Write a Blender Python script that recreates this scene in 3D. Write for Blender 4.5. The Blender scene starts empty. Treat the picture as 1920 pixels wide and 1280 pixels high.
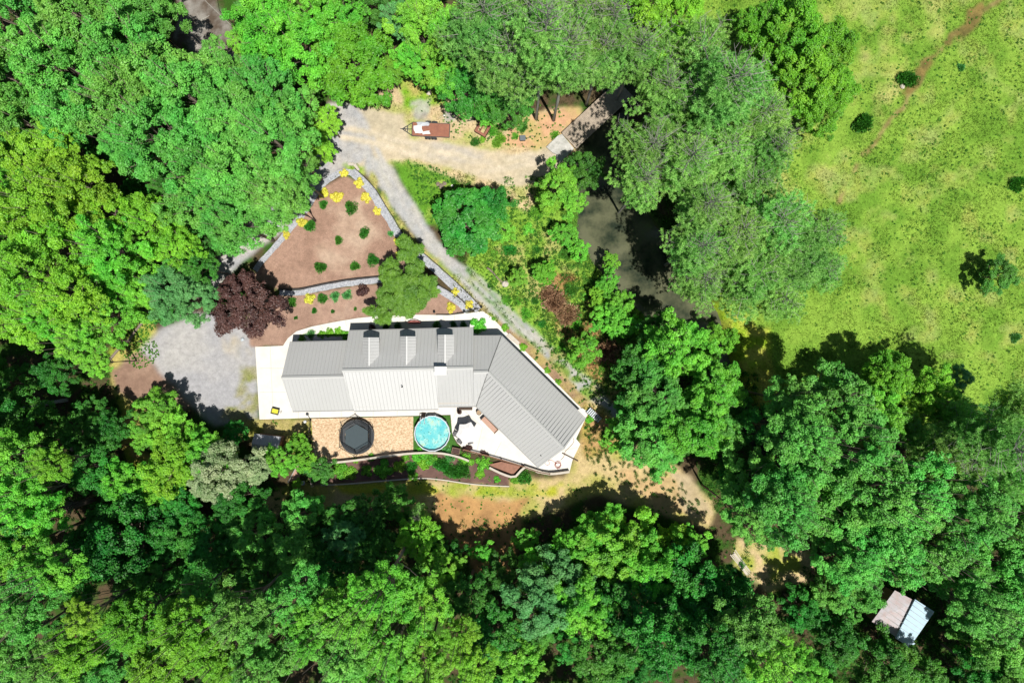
import bpy, math, random
import numpy as np
from mathutils import Vector

# ------------------------------------------------------------------ camera, sky, sun, exposure
S = bpy.context.scene
COL = S.collection
H = 85.0                      # camera height in metres
FPX = 1280.0                  # focal length in photograph pixels (1920 wide)
cam = bpy.data.cameras.new('camera'); cam.sensor_width = 36.0; cam.lens = 36.0*FPX/1920.0
cam.clip_start = 0.5; cam.clip_end = 6000
camo = bpy.data.objects.new('camera', cam); COL.objects.link(camo)
camo.location = (0, 0, H); camo.rotation_euler = (0, 0, 0)
S.camera = camo
SUN_EL = math.radians(70.5)
SHX, SHY = -0.50, 0.866       # direction (world) in which shadows fall
w = bpy.data.worlds.new('World'); S.world = w; w.use_nodes = True
wn = w.node_tree; bg = wn.nodes['Background']
sky = wn.nodes.new('ShaderNodeTexSky'); sky.sky_type = 'NISHITA'; sky.sun_disc = False
sky.sun_elevation = SUN_EL
sky.sun_rotation = math.atan2(-SHX, -SHY)
wn.links.new(sky.outputs[0], bg.inputs[0]); bg.inputs[1].default_value = 0.055
sl = bpy.data.lights.new('sun', 'SUN'); sl.energy = 4.8; sl.angle = math.radians(0.5); sl.color = (1.0, 0.965, 0.90)
so = bpy.data.objects.new('sun', sl); COL.objects.link(so)
dv = Vector((SHX*math.cos(SUN_EL), SHY*math.cos(SUN_EL), -math.sin(SUN_EL)))
so.rotation_euler = dv.to_track_quat('-Z', 'Y').to_euler(); so.location = (20, -40, 60)
S.view_settings.view_transform = 'Standard'; S.view_settings.look = 'None'
S.view_settings.exposure = 0.48; S.view_settings.gamma = 1.0
try: S.view_settings.use_curve_mapping = False
except Exception: pass

R = random.Random(7); NR = np.random.default_rng(11)

# ------------------------------------------------------------------ helpers
def W(px, py, z=0.0):
    k = (H-z)/FPX
    return ((px-960.0)*k, (640.0-py)*k, z)
def P2(px, py, z=0.0): return W(px, py, z)[:2]
def lin(c): return tuple(((v/255.0)/12.92 if v <= 10 else ((v/255.0+0.055)/1.055)**2.4) for v in c)
def C(r, g, b, k=0.60): return tuple(v*k for v in lin((r, g, b)))

def tag(o, label=None, cat=None, group=None, kind=None):
    if label: o['label'] = label
    if cat: o['category'] = cat
    if group: o['group'] = group
    if kind: o['kind'] = kind
    return o
def thing(name, label, cat, loc=(0, 0, 0), rz=0.0, group=None):
    o = bpy.data.objects.new(name, None); COL.objects.link(o); o.location = loc; o.rotation_euler = (0, 0, rz)
    o.empty_display_size = 0.3
    return tag(o, label, cat, group)
def copy_tree(o, parent=None):
    c = o.copy(); COL.objects.link(c); c.parent = parent
    for ch in o.children: copy_tree(ch, c)
    return c

class MB:
    def __init__(s): s.v = []; s.f = []
    def add(s, vs, fs):
        b = len(s.v); s.v += [tuple(p) for p in vs]; s.f += [tuple(i+b for i in f) for f in fs]; return s
    def box(s, c, d, rz=0.0, rx=0.0, ry=0.0):
        x, y, z = d[0]/2, d[1]/2, d[2]/2
        from mathutils import Euler
        M = Euler((rx, ry, rz)).to_matrix()
        vs = [M @ Vector(p) + Vector(c) for p in [(-x,-y,-z),(x,-y,-z),(x,y,-z),(-x,y,-z),(-x,-y,z),(x,-y,z),(x,y,z),(-x,y,z)]]
        return s.add(vs, [(0,3,2,1),(4,5,6,7),(0,1,5,4),(1,2,6,5),(2,3,7,6),(3,0,4,7)])
    def prism(s, poly, z0, z1):
        n = len(poly)
        a = sum(poly[i][0]*poly[(i+1)%n][1]-poly[(i+1)%n][0]*poly[i][1] for i in range(n))
        if a < 0: poly = poly[::-1]
        vs = [(p[0], p[1], z0) for p in poly]+[(p[0], p[1], z1) for p in poly]
        return s.add(vs, [tuple(range(n-1, -1, -1)), tuple(range(n, 2*n))]+[(i, (i+1)%n, n+(i+1)%n, n+i) for i in range(n)])
    def tube(s, pts, rad, n=6, closed=False):
        pts = [Vector(p) for p in pts]; m = len(pts)
        if not isinstance(rad, (list, tuple)): rad = [rad]*m
        vs = []; fs = []
        for i, p in enumerate(pts):
            if closed: d = pts[(i+1)%m]-pts[i-1]
            else: d = pts[min(i+1, m-1)]-pts[max(i-1, 0)]
            d = d.normalized() if d.length > 1e-9 else Vector((0, 0, 1))
            u = d.cross(Vector((0, 0, 1)))
            if u.length < 1e-3: u = Vector((1, 0, 0))
            u.normalize(); q = u.cross(d).normalized()
            for k in range(n):
                a = 2*math.pi*k/n; vs.append(p+rad[i]*(math.cos(a)*u+math.sin(a)*q))
        for i in range(m if closed else m-1):
            j = (i+1) % m
            for k in range(n):
                l = (k+1) % n; fs.append((i*n+k, i*n+l, j*n+l, j*n+k))
        if not closed: fs += [tuple(range(n-1, -1, -1)), tuple(range((m-1)*n, m*n))]
        return s.add(vs, fs)
    def lathe(s, prof, c=(0, 0, 0), n=24, sx=1, sy=1):
        vs = []; fs = []
        for (r, z) in prof:
            for k in range(n):
                a = 2*math.pi*k/n; vs.append((c[0]+r*sx*math.cos(a), c[1]+r*sy*math.sin(a), c[2]+z))
        for i in range(len(prof)-1):
            for k in range(n):
                l = (k+1) % n; fs.append((i*n+k, i*n+l, (i+1)*n+l, (i+1)*n+k))
        return s.add(vs, fs)
    def build(s, name, m, parent=None, smooth=False, bevel=0):
        me = bpy.data.meshes.new(name); me.from_pydata(s.v, [], s.f); me.update()
        if smooth: me.polygons.foreach_set('use_smooth', [True]*len(me.polygons))
        me.materials.append(m); o = bpy.data.objects.new(name, me); COL.objects.link(o)
        if parent: o.parent = parent
        if bevel:
            b = o.modifiers.new('bevel', 'BEVEL'); b.width = bevel; b.segments = 2; b.limit_method = 'ANGLE'
        return o

def npmesh(name, V, F, m, attrs=None, parent=None, smooth=False):
    """V (n,3), F (m,k) -> mesh object"""
    me = bpy.data.meshes.new(name); n = len(V); k = F.shape[1]
    me.vertices.add(n); me.vertices.foreach_set('co', V.astype(np.float32).ravel())
    me.loops.add(F.size); me.loops.foreach_set('vertex_index', F.astype(np.int32).ravel())
    me.polygons.add(len(F)); me.polygons.foreach_set('loop_start', np.arange(0, F.size, k, dtype=np.int32))
    try: me.polygons.foreach_set('loop_total', np.full(len(F), k, dtype=np.int32))
    except Exception: pass
    me.update(calc_edges=True)
    if smooth: me.polygons.foreach_set('use_smooth', np.ones(len(F), dtype=bool))
    for (an, dom, typ, data) in (attrs or []):
        a = me.attributes.new(an, typ, dom)
        a.data.foreach_set('value' if typ == 'FLOAT' else 'color', data.astype(np.float32).ravel())
    me.materials.append(m)
    if name is None: return me
    o = bpy.data.objects.new(name, me); COL.objects.link(o)
    if parent: o.parent = parent
    return o

# value noise
_T = np.random.default_rng(5).random((256, 256))
def vn(x, y, s=0):
    x = x+s*17.31; y = y+s*9.77
    xi = np.floor(x).astype(int); yi = np.floor(y).astype(int); fx = x-xi; fy = y-yi
    fx = fx*fx*(3-2*fx); fy = fy*fy*(3-2*fy)
    a = _T[xi & 255, yi & 255]; b = _T[(xi+1) & 255, yi & 255]; c = _T[xi & 255, (yi+1) & 255]; d = _T[(xi+1) & 255, (yi+1) & 255]
    return (a*(1-fx)+b*fx)*(1-fy)+(c*(1-fx)+d*fx)*fy
def fbm(x, y, f, o=4, s=0):
    t = 0; a = 0.5; tot = 0
    for i in range(o): t = t+a*vn(x*f, y*f, s+i); tot += a; a *= 0.5; f *= 2.03
    return t/tot
def inpoly(x, y, poly):
    r = np.zeros(x.shape, bool); n = len(poly)
    for i in range(n):
        x0, y0 = poly[i]; x1, y1 = poly[(i+1) % n]
        if y0 == y1: continue
        c = ((y0 > y) != (y1 > y)) & (x < (x1-x0)*(y-y0)/(y1-y0)+x0); r ^= c
    return r
def segdist(x, y, line):
    d = np.full(x.shape, 1e9)
    for (a, b) in zip(line[:-1], line[1:]):
        dx, dy = b[0]-a[0], b[1]-a[1]; t = np.clip(((x-a[0])*dx+(y-a[1])*dy)/(dx*dx+dy*dy+1e-9), 0, 1)
        d = np.minimum(d, np.hypot(x-a[0]-t*dx, y-a[1]-t*dy))
    return d
def PX(pts): return [P2(*p) for p in pts]

# ------------------------------------------------------------------ materials
def newmat(name):
    m = bpy.data.materials.new(name); m.use_nodes = True; t = m.node_tree
    return m, t, t.nodes['Principled BSDF']
def N(t, k, **kw):
    n = t.nodes.new(k)
    for a, b in kw.items(): setattr(n, a, b)
    return n
def mat(name, c, rough=0.7, var=0.15, scale=2.0, c2=None, bump=0.0, bscale=30.0, metal=0.0, spec=0.4, coat=0.0, detail=6):
    m, t, p = newmat(name)
    tc = N(t, 'ShaderNodeTexCoord'); no = N(t, 'ShaderNodeTexNoise'); no.inputs['Scale'].default_value = scale; no.inputs['Detail'].default_value = detail
    no.inputs['Roughness'].default_value = 0.7
    t.links.new(tc.outputs['Object'], no.inputs['Vector'])
    r = N(t, 'ShaderNodeValToRGB'); r.color_ramp.elements[0].position = 0.3; r.color_ramp.elements[1].position = 0.7
    a = c2 if c2 else tuple(min(1, v*(1-var)) for v in c); b = c if c2 else tuple(min(1, v*(1+var)) for v in c)
    r.color_ramp.elements[0].color = (*a, 1); r.color_ramp.elements[1].color = (*b, 1)
    t.links.new(no.outputs['Fac'], r.inputs['Fac']); t.links.new(r.outputs[0], p.inputs['Base Color'])
    p.inputs['Roughness'].default_value = rough; p.inputs['Metallic'].default_value = metal
    p.inputs['Specular IOR Level'].default_value = spec
    if bump:
        n2 = N(t, 'ShaderNodeTexNoise'); n2.inputs['Scale'].default_value = bscale; n2.inputs['Detail'].default_value = 4
        t.links.new(tc.outputs['Object'], n2.inputs['Vector'])
        bp = N(t, 'ShaderNodeBump'); bp.inputs['Strength'].default_value = bump; bp.inputs['Distance'].default_value = 0.05
        t.links.new(n2.outputs['Fac'], bp.inputs['Height']); t.links.new(bp.outputs[0], p.inputs['Normal'])
    return m

def leafmat(name, ca, cb, trans=0.35, ct=None, hue=0.03, rough=0.5, val=0.3):
    m, t, p = newmat(name)
    at = N(t, 'ShaderNodeAttribute', attribute_name='v'); oi = N(t, 'ShaderNodeObjectInfo')
    mx = N(t, 'ShaderNodeMix', data_type='RGBA'); mx.inputs[6].default_value = (*ca, 1); mx.inputs[7].default_value = (*cb, 1)
    t.links.new(at.outputs['Fac'], mx.inputs[0])
    hs = N(t, 'ShaderNodeHueSaturation'); gp_ = N(t, 'ShaderNodeNewGeometry'); ns = N(t, 'ShaderNodeTexNoise'); ns.inputs['Scale'].default_value = 0.33; ns.inputs['Detail'].default_value = 3
    t.links.new(gp_.outputs['Position'], ns.inputs['Vector']); nr = N(t, 'ShaderNodeMapRange'); nr.inputs[1].default_value = 0.3; nr.inputs[2].default_value = 0.7; nr.inputs[3].default_value = -hue*0.9; nr.inputs[4].default_value = hue*0.9; t.links.new(ns.outputs['Fac'], nr.inputs[0])
    ad = N(t, 'ShaderNodeMath', operation='ADD'); t.links.new(nr.outputs[0], ad.inputs[0])
    mr = N(t, 'ShaderNodeMapRange'); mr.inputs[3].default_value = 0.5-hue; mr.inputs[4].default_value = 0.5+hue
    t.links.new(oi.outputs['Random'], mr.inputs[0]); t.links.new(mr.outputs[0], ad.inputs[1]); t.links.new(ad.outputs[0], hs.inputs['Hue'])
    mu = N(t, 'ShaderNodeMath', operation='MULTIPLY'); mu.inputs[1].default_value = 7.13; fr = N(t, 'ShaderNodeMath', operation='FRACT')
    t.links.new(oi.outputs['Random'], mu.inputs[0]); t.links.new(mu.outputs[0], fr.inputs[0])
    mv = N(t, 'ShaderNodeMapRange'); mv.inputs[3].default_value = 1-val; mv.inputs[4].default_value = 1+val
    t.links.new(fr.outputs[0], mv.inputs[0]); t.links.new(mv.outputs[0], hs.inputs['Value'])
    t.links.new(mx.outputs[2], hs.inputs['Color']); t.links.new(hs.outputs[0], p.inputs['Base Color'])
    p.inputs['Roughness'].default_value = rough; p.inputs['Specular IOR Level'].default_value = 0.35
    tr = N(t, 'ShaderNodeBsdfTranslucent'); m2 = N(t, 'ShaderNodeMix', data_type='RGBA', blend_type='MULTIPLY'); m2.inputs[0].default_value = 1
    m2.inputs[7].default_value = (*(ct or (1.3, 1.25, 0.5)), 1); t.links.new(hs.outputs[0], m2.inputs[6]); t.links.new(m2.outputs[2], tr.inputs['Color'])
    ms = N(t, 'ShaderNodeMixShader'); ms.inputs[0].default_value = trans
    t.links.new(p.outputs[0], ms.inputs[1]); t.links.new(tr.outputs[0], ms.inputs[2])
    t.links.new(ms.outputs[0], t.nodes['Material Output'].inputs['Surface'])
    return m

M = {}
M['oak'] = leafmat('oak_leaves', (0.050, 0.20, 0.022), (0.19, 0.58, 0.085), hue=0.014, val=0.16, trans=0.25)
M['bright'] = leafmat('bright_leaves', (0.058, 0.25, 0.018), (0.24, 0.66, 0.055), hue=0.014, val=0.15, trans=0.28)
M['lime'] = leafmat('lime_leaves', (0.080, 0.26, 0.012), (0.31, 0.66, 0.045), hue=0.012, val=0.13, trans=0.28)
M['dark'] = leafmat('dark_leaves', (0.018, 0.115, 0.012), (0.080, 0.34, 0.035), hue=0.015, val=0.2, trans=0.25)  # dark green foliage; on low trees of the wood it paints in their shade
M['olive'] = leafmat('olive_leaves', (0.055, 0.22, 0.012), (0.20, 0.52, 0.03), hue=0.012, val=0.12, trans=0.25)
M['blue'] = leafmat('bluish_leaves', (0.045, 0.20, 0.045), (0.17, 0.50, 0.15), hue=0.01, val=0.1, trans=0.25)
M['needle'] = leafmat('pine_needles', (0.060, 0.22, 0.025), (0.38, 0.72, 0.17), trans=0.3, hue=0.014, val=0.16)
M['purple'] = leafmat('purple_leaves', (0.028, 0.013, 0.014), (0.13, 0.06, 0.05), trans=0.15, ct=(1.5, 0.6, 0.6), hue=0.005, val=0.05)
M['bloom'] = leafmat('pale_bloom_leaves', (0.07, 0.22, 0.03), (0.60, 0.66, 0.42), hue=0.01, val=0.1)
M['yellow'] = leafmat('yellow_leaves', (0.50, 0.46, 0.012), (0.95, 0.92, 0.18), trans=0.3, ct=(1.1, 1.05, 0.5), hue=0.008, val=0.06)
M['feather'] = leafmat('feathery_leaves', (0.045, 0.15, 0.012), (0.17, 0.36, 0.035), hue=0.005, val=0.03)
M['seed'] = leafmat('seedling_leaves', (0.02, 0.10, 0.01), (0.08, 0.28, 0.03))
M['bark'] = mat('bark', C(150, 135, 120), 0.9, 0.3, 6, bump=0.5)
M['palebark'] = mat('pale_bark', C(185, 182, 172), 0.9, 0.2, 5)
M['darkbark'] = mat('dark_bark', C(95, 80, 70), 0.95, 0.3, 6, bump=0.5)

# ------------------------------------------------------------------ terrain
CREEK = PX([(1190, 120), (1150, 210), (1125, 290), (1125, 350), (1150, 420), (1200, 490), (1255, 545), (1320, 610), (1345, 660), (1375, 740), (1440, 830), (1530, 900)])
CREEKW = [2.2, 2.2, 2.4, 3.0, 4.2, 4.6, 3.6, 2.2, 1.2, 1.2, 1.2, 1.2]
def creek_d(x, y):
    d = np.full(x.shape, 1e9)
    for i in range(len(CREEK)-1):
        a, b = CREEK[i], CREEK[i+1]; dx, dy = b[0]-a[0], b[1]-a[1]
        t = np.clip(((x-a[0])*dx+(y-a[1])*dy)/(dx*dx+dy*dy), 0, 1)
        d = np.minimum(d, np.hypot(x-a[0]-t*dx, y-a[1]-t*dy)-(CREEKW[i]*(1-t)+CREEKW[i+1]*t))
    return d
YARD = PX([(470, 640), (560, 590), (900, 560), (1110, 760), (1110, 870), (1060, 910), (560, 930), (460, 800)])
def height(x, y):
    x = np.asarray(x, float); y = np.asarray(y, float)
    d = creek_d(x+1.2*(fbm(x, y, 0.35, 3, 4)-0.5), y+1.2*(fbm(x, y, 0.35, 3, 9)-0.5))
    t = np.clip((d+0.6)/2.0, 0, 1); t = t*t*(3-2*t)
    base = 0.5*(fbm(x, y, 0.06, 3, 2)-0.5)+0.12*(fbm(x, y, 0.6, 3, 3)-0.5)
    dy = np.minimum(segdist(x, y, YARD+[YARD[0]]), 6)/6; dy[inpoly(x, y, YARD)] = 0
    return base*dy-(1-t)*1.75
def gh(x, y): return float(height(np.array([x]), np.array([y]))[0])

STEP = 0.2
gx = np.arange(-72, 72.01, STEP); gy = np.arange(-50, 50.01, STEP)
X, Y = np.meshgrid(gx, gy, indexing='ij'); Z = height(X, Y)
nx, ny = X.shape
def warp(a, f=0.5, s=0):
    return X+a*2*(fbm(X, Y, f, 4, 20+s)-0.5), Y+a*2*(fbm(X, Y, f, 4, 40+s)-0.5)
def blur(m, k):
    for _ in range(k):
        q = np.pad(m, 1, mode='edge'); m = (q[1:-1, 1:-1]*2+q[:-2, 1:-1]+q[2:, 1:-1]+q[1:-1, :-2]+q[1:-1, 2:])/6
    return m
colr = np.zeros((nx, ny, 3)); msk = np.zeros((nx, ny, 3)); zone = np.zeros((nx, ny), int)   # msk: R gravel grain, G grass streak
def mixc(a, b, t): return np.array(a)[None, None]*(1-t[..., None])+np.array(b)[None, None]*t[..., None]
# forest floor everywhere first
t = np.clip((fbm(X, Y, 0.7, 5, 1)-0.42)*5, 0, 1); colr[:] = mixc(C(98, 84, 62), C(62, 100, 34), t); msk[..., 1] = 0.6
def layer(poly, ca, cb, f=0.5, wa=0.8, soft=2, grain=0, grass=0, cover=None, z=None, thr=0.5, con=3, raw=False, seed=0, width=None, wf=0.5):
    wx, wy = warp(wa, wf, seed)
    if width is not None: m = (segdist(wx, wy, PX(poly)) < width).astype(float)
    else: m = inpoly(wx, wy, PX(poly)).astype(float)
    m = blur(m, soft)
    if cover is not None: m = m*np.clip((fbm(X, Y, cover[0], 4, 60+seed)-cover[1])*cover[2], 0, 1)
    t = np.clip((fbm(X, Y, f, 5, 70+seed)-thr)*con+0.5, 0, 1)
    c = mixc(ca, cb, t); mm = m[..., None]
    colr[:] = colr*(1-mm)+c*mm
    msk[..., 0] = msk[..., 0]*(1-m)+grain*m; msk[..., 1] = msk[..., 1]*(1-m)+grass*m
    if z is not None: zone[m > 0.5] = z
GR = (C(135, 178, 48), C(172, 205, 62)); TAN = (C(212, 190, 150), C(190, 165, 120))
# open field on the right
layer([(1290, -120), (2100, -120), (2100, 760), (1860, 800), (1740, 800), (1600, 840), (1480, 760), (1400, 720), (1380, 600), (1330, 560), (1270, 300), (1270, 60)],
      C(116, 160, 54), C(146, 184, 70), 0.4, 1.5, 4, 0, 1, z=3, seed=1)
layer([(1290, -120), (2100, -120), (2100, 760), (1560, 600), (1270, 300)], C(160, 182, 96), C(168, 184, 86), 0.9, 2, 3, 0, 1, cover=(0.4, 0.50, 4), seed=2)
layer([(1400, -20), (1840, -20), (1740, 130), (1560, 350), (1500, 420), (1400, 400), (1560, 150)], C(188, 188, 115), C(190, 195, 105), 0.9, 2, 4, 0, 0.8, cover=(0.35, 0.54, 3), seed=3)
layer([(1880, -10), (1800, 60), (1735, 120), (1700, 190), (1650, 250), (1600, 320), (1570, 380)], C(168, 150, 100), C(130, 115, 68), 1.2, 0.6, 2, 0.5, 0.5, z=4, width=0.27, seed=4, cover=(0.5, 0.22, 6))
layer([(1880, -10), (1800, 60), (1735, 120), (1700, 170)], C(112, 105, 58), C(150, 130, 75), 1.2, 0.9, 2, 0.3, 0.6, width=0.7, cover=(0.5, 0.35, 5), seed=5)
# creek banks and meadow between path and creek
layer([(960, 300), (1090, 300), (1095, 400), (1110, 480), (1230, 560), (1210, 650), (1180, 780), (1110, 740), (1040, 660), (930, 560), (880, 500), (900, 380)],
      C(140, 184, 66), C(190, 188, 115), 0.5, 0.8, 3, 0.2, 1, z=3, thr=0.64, con=4, seed=6)
layer([(1010, 500), (1090, 520), (1140, 620), (1190, 720), (1150, 760), (1040, 620)], C(185, 145, 95), C(150, 120, 75), 0.9, 1, 3, 0.2, 0.6, cover=(0.4, 0.4, 5), seed=7)
layer([(1330, 560), (1440, 620), (1460, 760), (1390, 760), (1330, 660)], C(160, 195, 50), C(200, 200, 90), 0.7, 1, 3, 0, 1, seed=8)
# clearing of tan earth at the top centre
layer([(740, 150), (850, 170), (900, 210), (1000, 215), (1090, 200), (1100, 240), (1070, 310), (1010, 330), (990, 400), (900, 350), (800, 320), (700, 310), (650, 260), (700, 190)],
      C(190, 192, 115), C(222, 198, 155), 0.45, 0.8, 3, 0.4, 0.7, z=4, con=4, seed=9)
layer([(960, 215), (1090, 200), (1090, 270), (1040, 280), (950, 275), (930, 250)], C(228, 180, 140), C(205, 185, 120), 0.7, 0.8, 3, 0.3, 0.2, con=3, seed=10, cover=(0.5, 0.25, 6))
layer([(735, 300), (790, 310), (870, 345), (900, 380), (880, 440), (800, 420), (770, 370)], C(105, 160, 48), C(165, 190, 85), 0.6, 0.5, 3, 0, 1, z=3, thr=0.55, con=4, seed=11)
layer([(742, 150), (830, 150), (840, 190), (760, 215)], C(130, 185, 40), C(200, 190, 110), 0.7, 0.5, 3, 0, 1, seed=12)
layer([(770, 190), (840, 180), (900, 215), (880, 235), (780, 225)], C(195, 200, 175), C(180, 175, 165), 0.9, 0.5, 2, 0.9, 0.2, seed=13, cover=(0.6, 0.4, 5))
# tan compacted lane then grey gravel lane
layer([(640, 195), (700, 205), (760, 212), (770, 262), (860, 272), (960, 290), (1040, 275), (1075, 300), (1000, 345), (940, 350), (860, 320), (780, 292), (735, 300), (700, 330), (640, 300)],
      C(222, 205, 175), C(205, 192, 165), 0.4, 0.5, 3, 0.6, 0, z=4, seed=14)
layer([(790, 280), (900, 300), (980, 310), (1050, 295)], C(205, 195, 180), C(222, 205, 175), 0.5, 0.5, 4, 0.7, 0, width=1.0, seed=15, cover=(0.3, 0.3, 4))
layer([(615, 190), (668, 200), (690, 235), (700, 290), (665, 310), (640, 318), (600, 348), (570, 390), (520, 440), (470, 480), (440, 500), (400, 560), (380, 520), (500, 380), (560, 330)],
      C(186, 186, 188), C(204, 198, 190), 0.4, 0.35, 3, 1, 0, z=1, seed=16)
layer([(690, 285), (735, 310), (770, 370), (810, 435), (850, 485), (900, 520), (960, 580), (1020, 640), (1070, 685), (1110, 715), (1190, 800), (1170, 800), (1080, 730), (1000, 670), (900, 570), (860, 528), (805, 478), (760, 420), (720, 360), (680, 320)],
      C(182, 184, 186), C(200, 196, 186), 0.5, 0.3, 2, 1, 0, z=1, seed=17)
layer([(865, 510), (905, 545), (945, 590), (985, 630), (1020, 670), (1060, 700)], C(95, 150, 50), C(150, 170, 85), 0.8, 0.4, 2, 0, 1, width=0.72, seed=18, cover=(0.45, 0.25, 6))
layer([(1010, 640), (1060, 660), (1130, 740), (1110, 760), (1040, 700)], C(120, 165, 60), C(170, 165, 110), 0.8, 0.6, 2, 0.3, 1, seed=19, cover=(0.6, 0.42, 6))
layer([(695, 330), (735, 400), (780, 460), (840, 510), (900, 570), (960, 625), (1010, 665), (1090, 745)], C(150, 175, 70), C(200, 185, 120), 0.8, 0.3, 2, 0.1, 1, width=0.42, seed=20, cover=(0.6, 0.25, 6), z=3)
layer([(640, 306), (680, 312), (690, 330), (660, 325)], C(150, 185, 70), C(190, 190, 110), 0.8, 0.3, 2, 0, 1, seed=21)
for dx_ in (-9, 9):
    layer([(690+dx_, 260), (715+dx_, 320), (750+dx_, 385), (800+dx_, 450), (858+dx_, 510), (925+dx_, 572), (990+dx_, 640)], C(206, 202, 196), C(192, 190, 188), 0.8, 0.2, 2, 1, 0, width=0.28, seed=60+dx_, cover=(0.4, 0.2, 4))
    layer([(640, 250+dx_), (720, 265+dx_), (800, 290+dx_), (900, 312+dx_), (1000, 300+dx_)], C(232, 216, 190), C(215, 202, 178), 0.8, 0.3, 2, 0.6, 0, width=0.35, seed=80+dx_, cover=(0.4, 0.25, 4))
# parking area
layer([(205, 660), (240, 615), (280, 590), (300, 640), (330, 720), (290, 790), (240, 800), (215, 740)], C(205, 190, 110), C(150, 175, 60), 0.8, 0.5, 3, 0.1, 1, z=3, seed=22)
layer([(212, 690), (250, 660), (300, 650), (360, 690), (370, 760), (300, 780), (250, 750), (215, 735)], C(158, 128, 110), C(176, 146, 126), 0.5, 0.5, 4, 0.5, 0, z=2, seed=23)
layer([(262, 655), (300, 615), (340, 595), (420, 580), (482, 640), (485, 790), (400, 800), (330, 730)], C(182, 181, 184), C(196, 193, 190), 0.22, 0.5, 5, 0.35, 0, z=1, seed=24)
layer([(455, 690), (482, 690), (490, 795), (400, 790), (440, 740)], C(170, 165, 130), C(150, 155, 90), 0.9, 0.5, 3, 0.4, 0.8, seed=25, cover=(0.6, 0.38, 6))
layer([(400, 600), (470, 650), (478, 690), (420, 660)], C(205, 192, 170), C(190, 185, 170), 0.7, 0.5, 4, 0.7, 0, seed=26, cover=(0.4, 0.3, 3))
# yard south of the house: dry grass and earth
layer([(430, 786), (590, 786), (600, 860), (560, 870), (520, 830), (420, 820)], C(196, 178, 120), C(160, 160, 75), 0.6, 0.3, 3, 0.1, 1, z=3, seed=27)
layer([(1070, 740), (1130, 760), (1190, 840), (1280, 880), (1340, 950), (1330, 990), (1200, 950), (1120, 930), (960, 980), (800, 960), (640, 960), (520, 980), (480, 930), (560, 905), (900, 900), (1060, 890), (1090, 830), (1100, 790)],
      C(218, 194, 142), C(186, 182, 98), 0.35, 0.6, 4, 0.3, 0.55, z=3, thr=0.55, con=4, seed=28)
layer([(620, 905), (800, 898), (960, 912), (1060, 890), (1060, 930), (900, 930), (640, 925)], C(190, 192, 60), C(160, 180, 60), 0.6, 0.4, 3, 0, 1, seed=29, cover=(0.4, 0.42, 5))
layer([(820, 920), (900, 940), (990, 930), (980, 990), (960, 1070), (890, 1080), (860, 1030), (810, 970)], C(205, 160, 105), C(175, 135, 90), 0.6, 0.8, 4, 0.3, 0.1, seed=30)
layer([(1150, 880), (1260, 900), (1330, 960), (1240, 960)], C(220, 185, 135), C(205, 180, 130), 0.6, 0.8, 4, 0.4, 0.1, seed=31)
layer([(1090, 750), (1140, 780), (1160, 840), (1100, 860), (1085, 830)], C(175, 160, 85), C(200, 160, 110), 0.9, 0.4, 3, 0, 1, seed=32)
layer([(1255, 880), (1300, 900), (1340, 970), (1290, 970)], C(205, 185, 150), C(200, 180, 140), 0.6, 0.8, 4, 0.5, 0.1, seed=33)
layer([(215, 790), (255, 770), (260, 840), (330, 870), (380, 900), (330, 915), (240, 870)], C(222, 185, 120), C(180, 190, 60), 0.5, 0.5, 3, 0.1, 0.8, z=3, seed=34)
layer([(1380, 1010), (1520, 1030), (1530, 1080), (1440, 1110), (1370, 1060)], C(222, 195, 150), C(180, 190, 80), 0.5, 0.5, 3, 0.2, 0.7, z=3, seed=35)
layer([(330, -20), (400, -10), (440, 60), (470, 110), (400, 130), (330, 70)], C(165, 160, 152), C(105, 92, 80), 0.8, 0.5, 3, 0.6, 0, z=4, seed=36)
layer([(80, 210), (120, 230), (100, 260), (60, 240)], C(190, 160, 120), C(170, 150, 100), 0.5, 0.5, 3, 0.4, 0, seed=37)
# mulch beds in front of the house
BED1 = [(648, 330), (690, 352), (722, 400), (748, 450), (790, 492), (760, 512), (715, 522), (640, 530), (600, 538), (530, 545), (470, 520), (495, 490), (530, 440), (560, 405), (600, 355)]
BED2 = [(540, 552), (620, 544), (700, 532), (790, 530), (830, 548), (880, 580), (850, 590), (760, 590), (715, 593), (640, 602), (580, 613), (552, 624), (532, 648), (470, 650), (460, 600), (500, 560)]
layer(BED1, C(184, 150, 130), C(170, 137, 118), 0.5, 0.12, 1, 1, 0.25, z=2, seed=38)
layer(BED2, C(186, 153, 134), C(172, 140, 122), 0.5, 0.12, 1, 1, 0.25, z=2, seed=39)
layer([(620, 380), (700, 370), (720, 440), (700, 500), (640, 520), (600, 500), (580, 440)], C(205, 178, 155), C(190, 160, 138), 0.6, 1.0, 4, 0.7, 0, seed=40, cover=(0.3, 0.42, 4))
layer([(580, 560), (700, 545), (710, 590), (600, 600)], C(205, 178, 158), C(190, 160, 138), 0.6, 0.6, 4, 0.7, 0, seed=41, cover=(0.4, 0.4, 4))
# narrow beds east of the house
layer([(935, 600), (1000, 650), (1100, 750), (1090, 765), (1000, 680), (925, 610)], C(172, 140, 115), C(190, 170, 110), 0.8, 0.15, 1, 0.3, 0.5, z=2, seed=42)
# south bed
BED3 = [(560, 862), (600, 868), (700, 858), (815, 848), (870, 860), (955, 892), (955, 911), (900, 908), (850, 903), (800, 897), (740, 899), (625, 908), (585, 910)]
layer(BED3, C(118, 92, 84), C(132, 104, 94), 0.7, 0.12, 1, 0.4, 0, z=2, seed=43)
# creek bed
cd = creek_d(X, Y); m = np.clip((0.5-cd)/0.8, 0, 1)[..., None]
colr[:] = colr*(1-m)+np.array(C(120, 112, 80))[None, None]*m; msk[..., 1] *= (1-m[..., 0])

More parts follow.
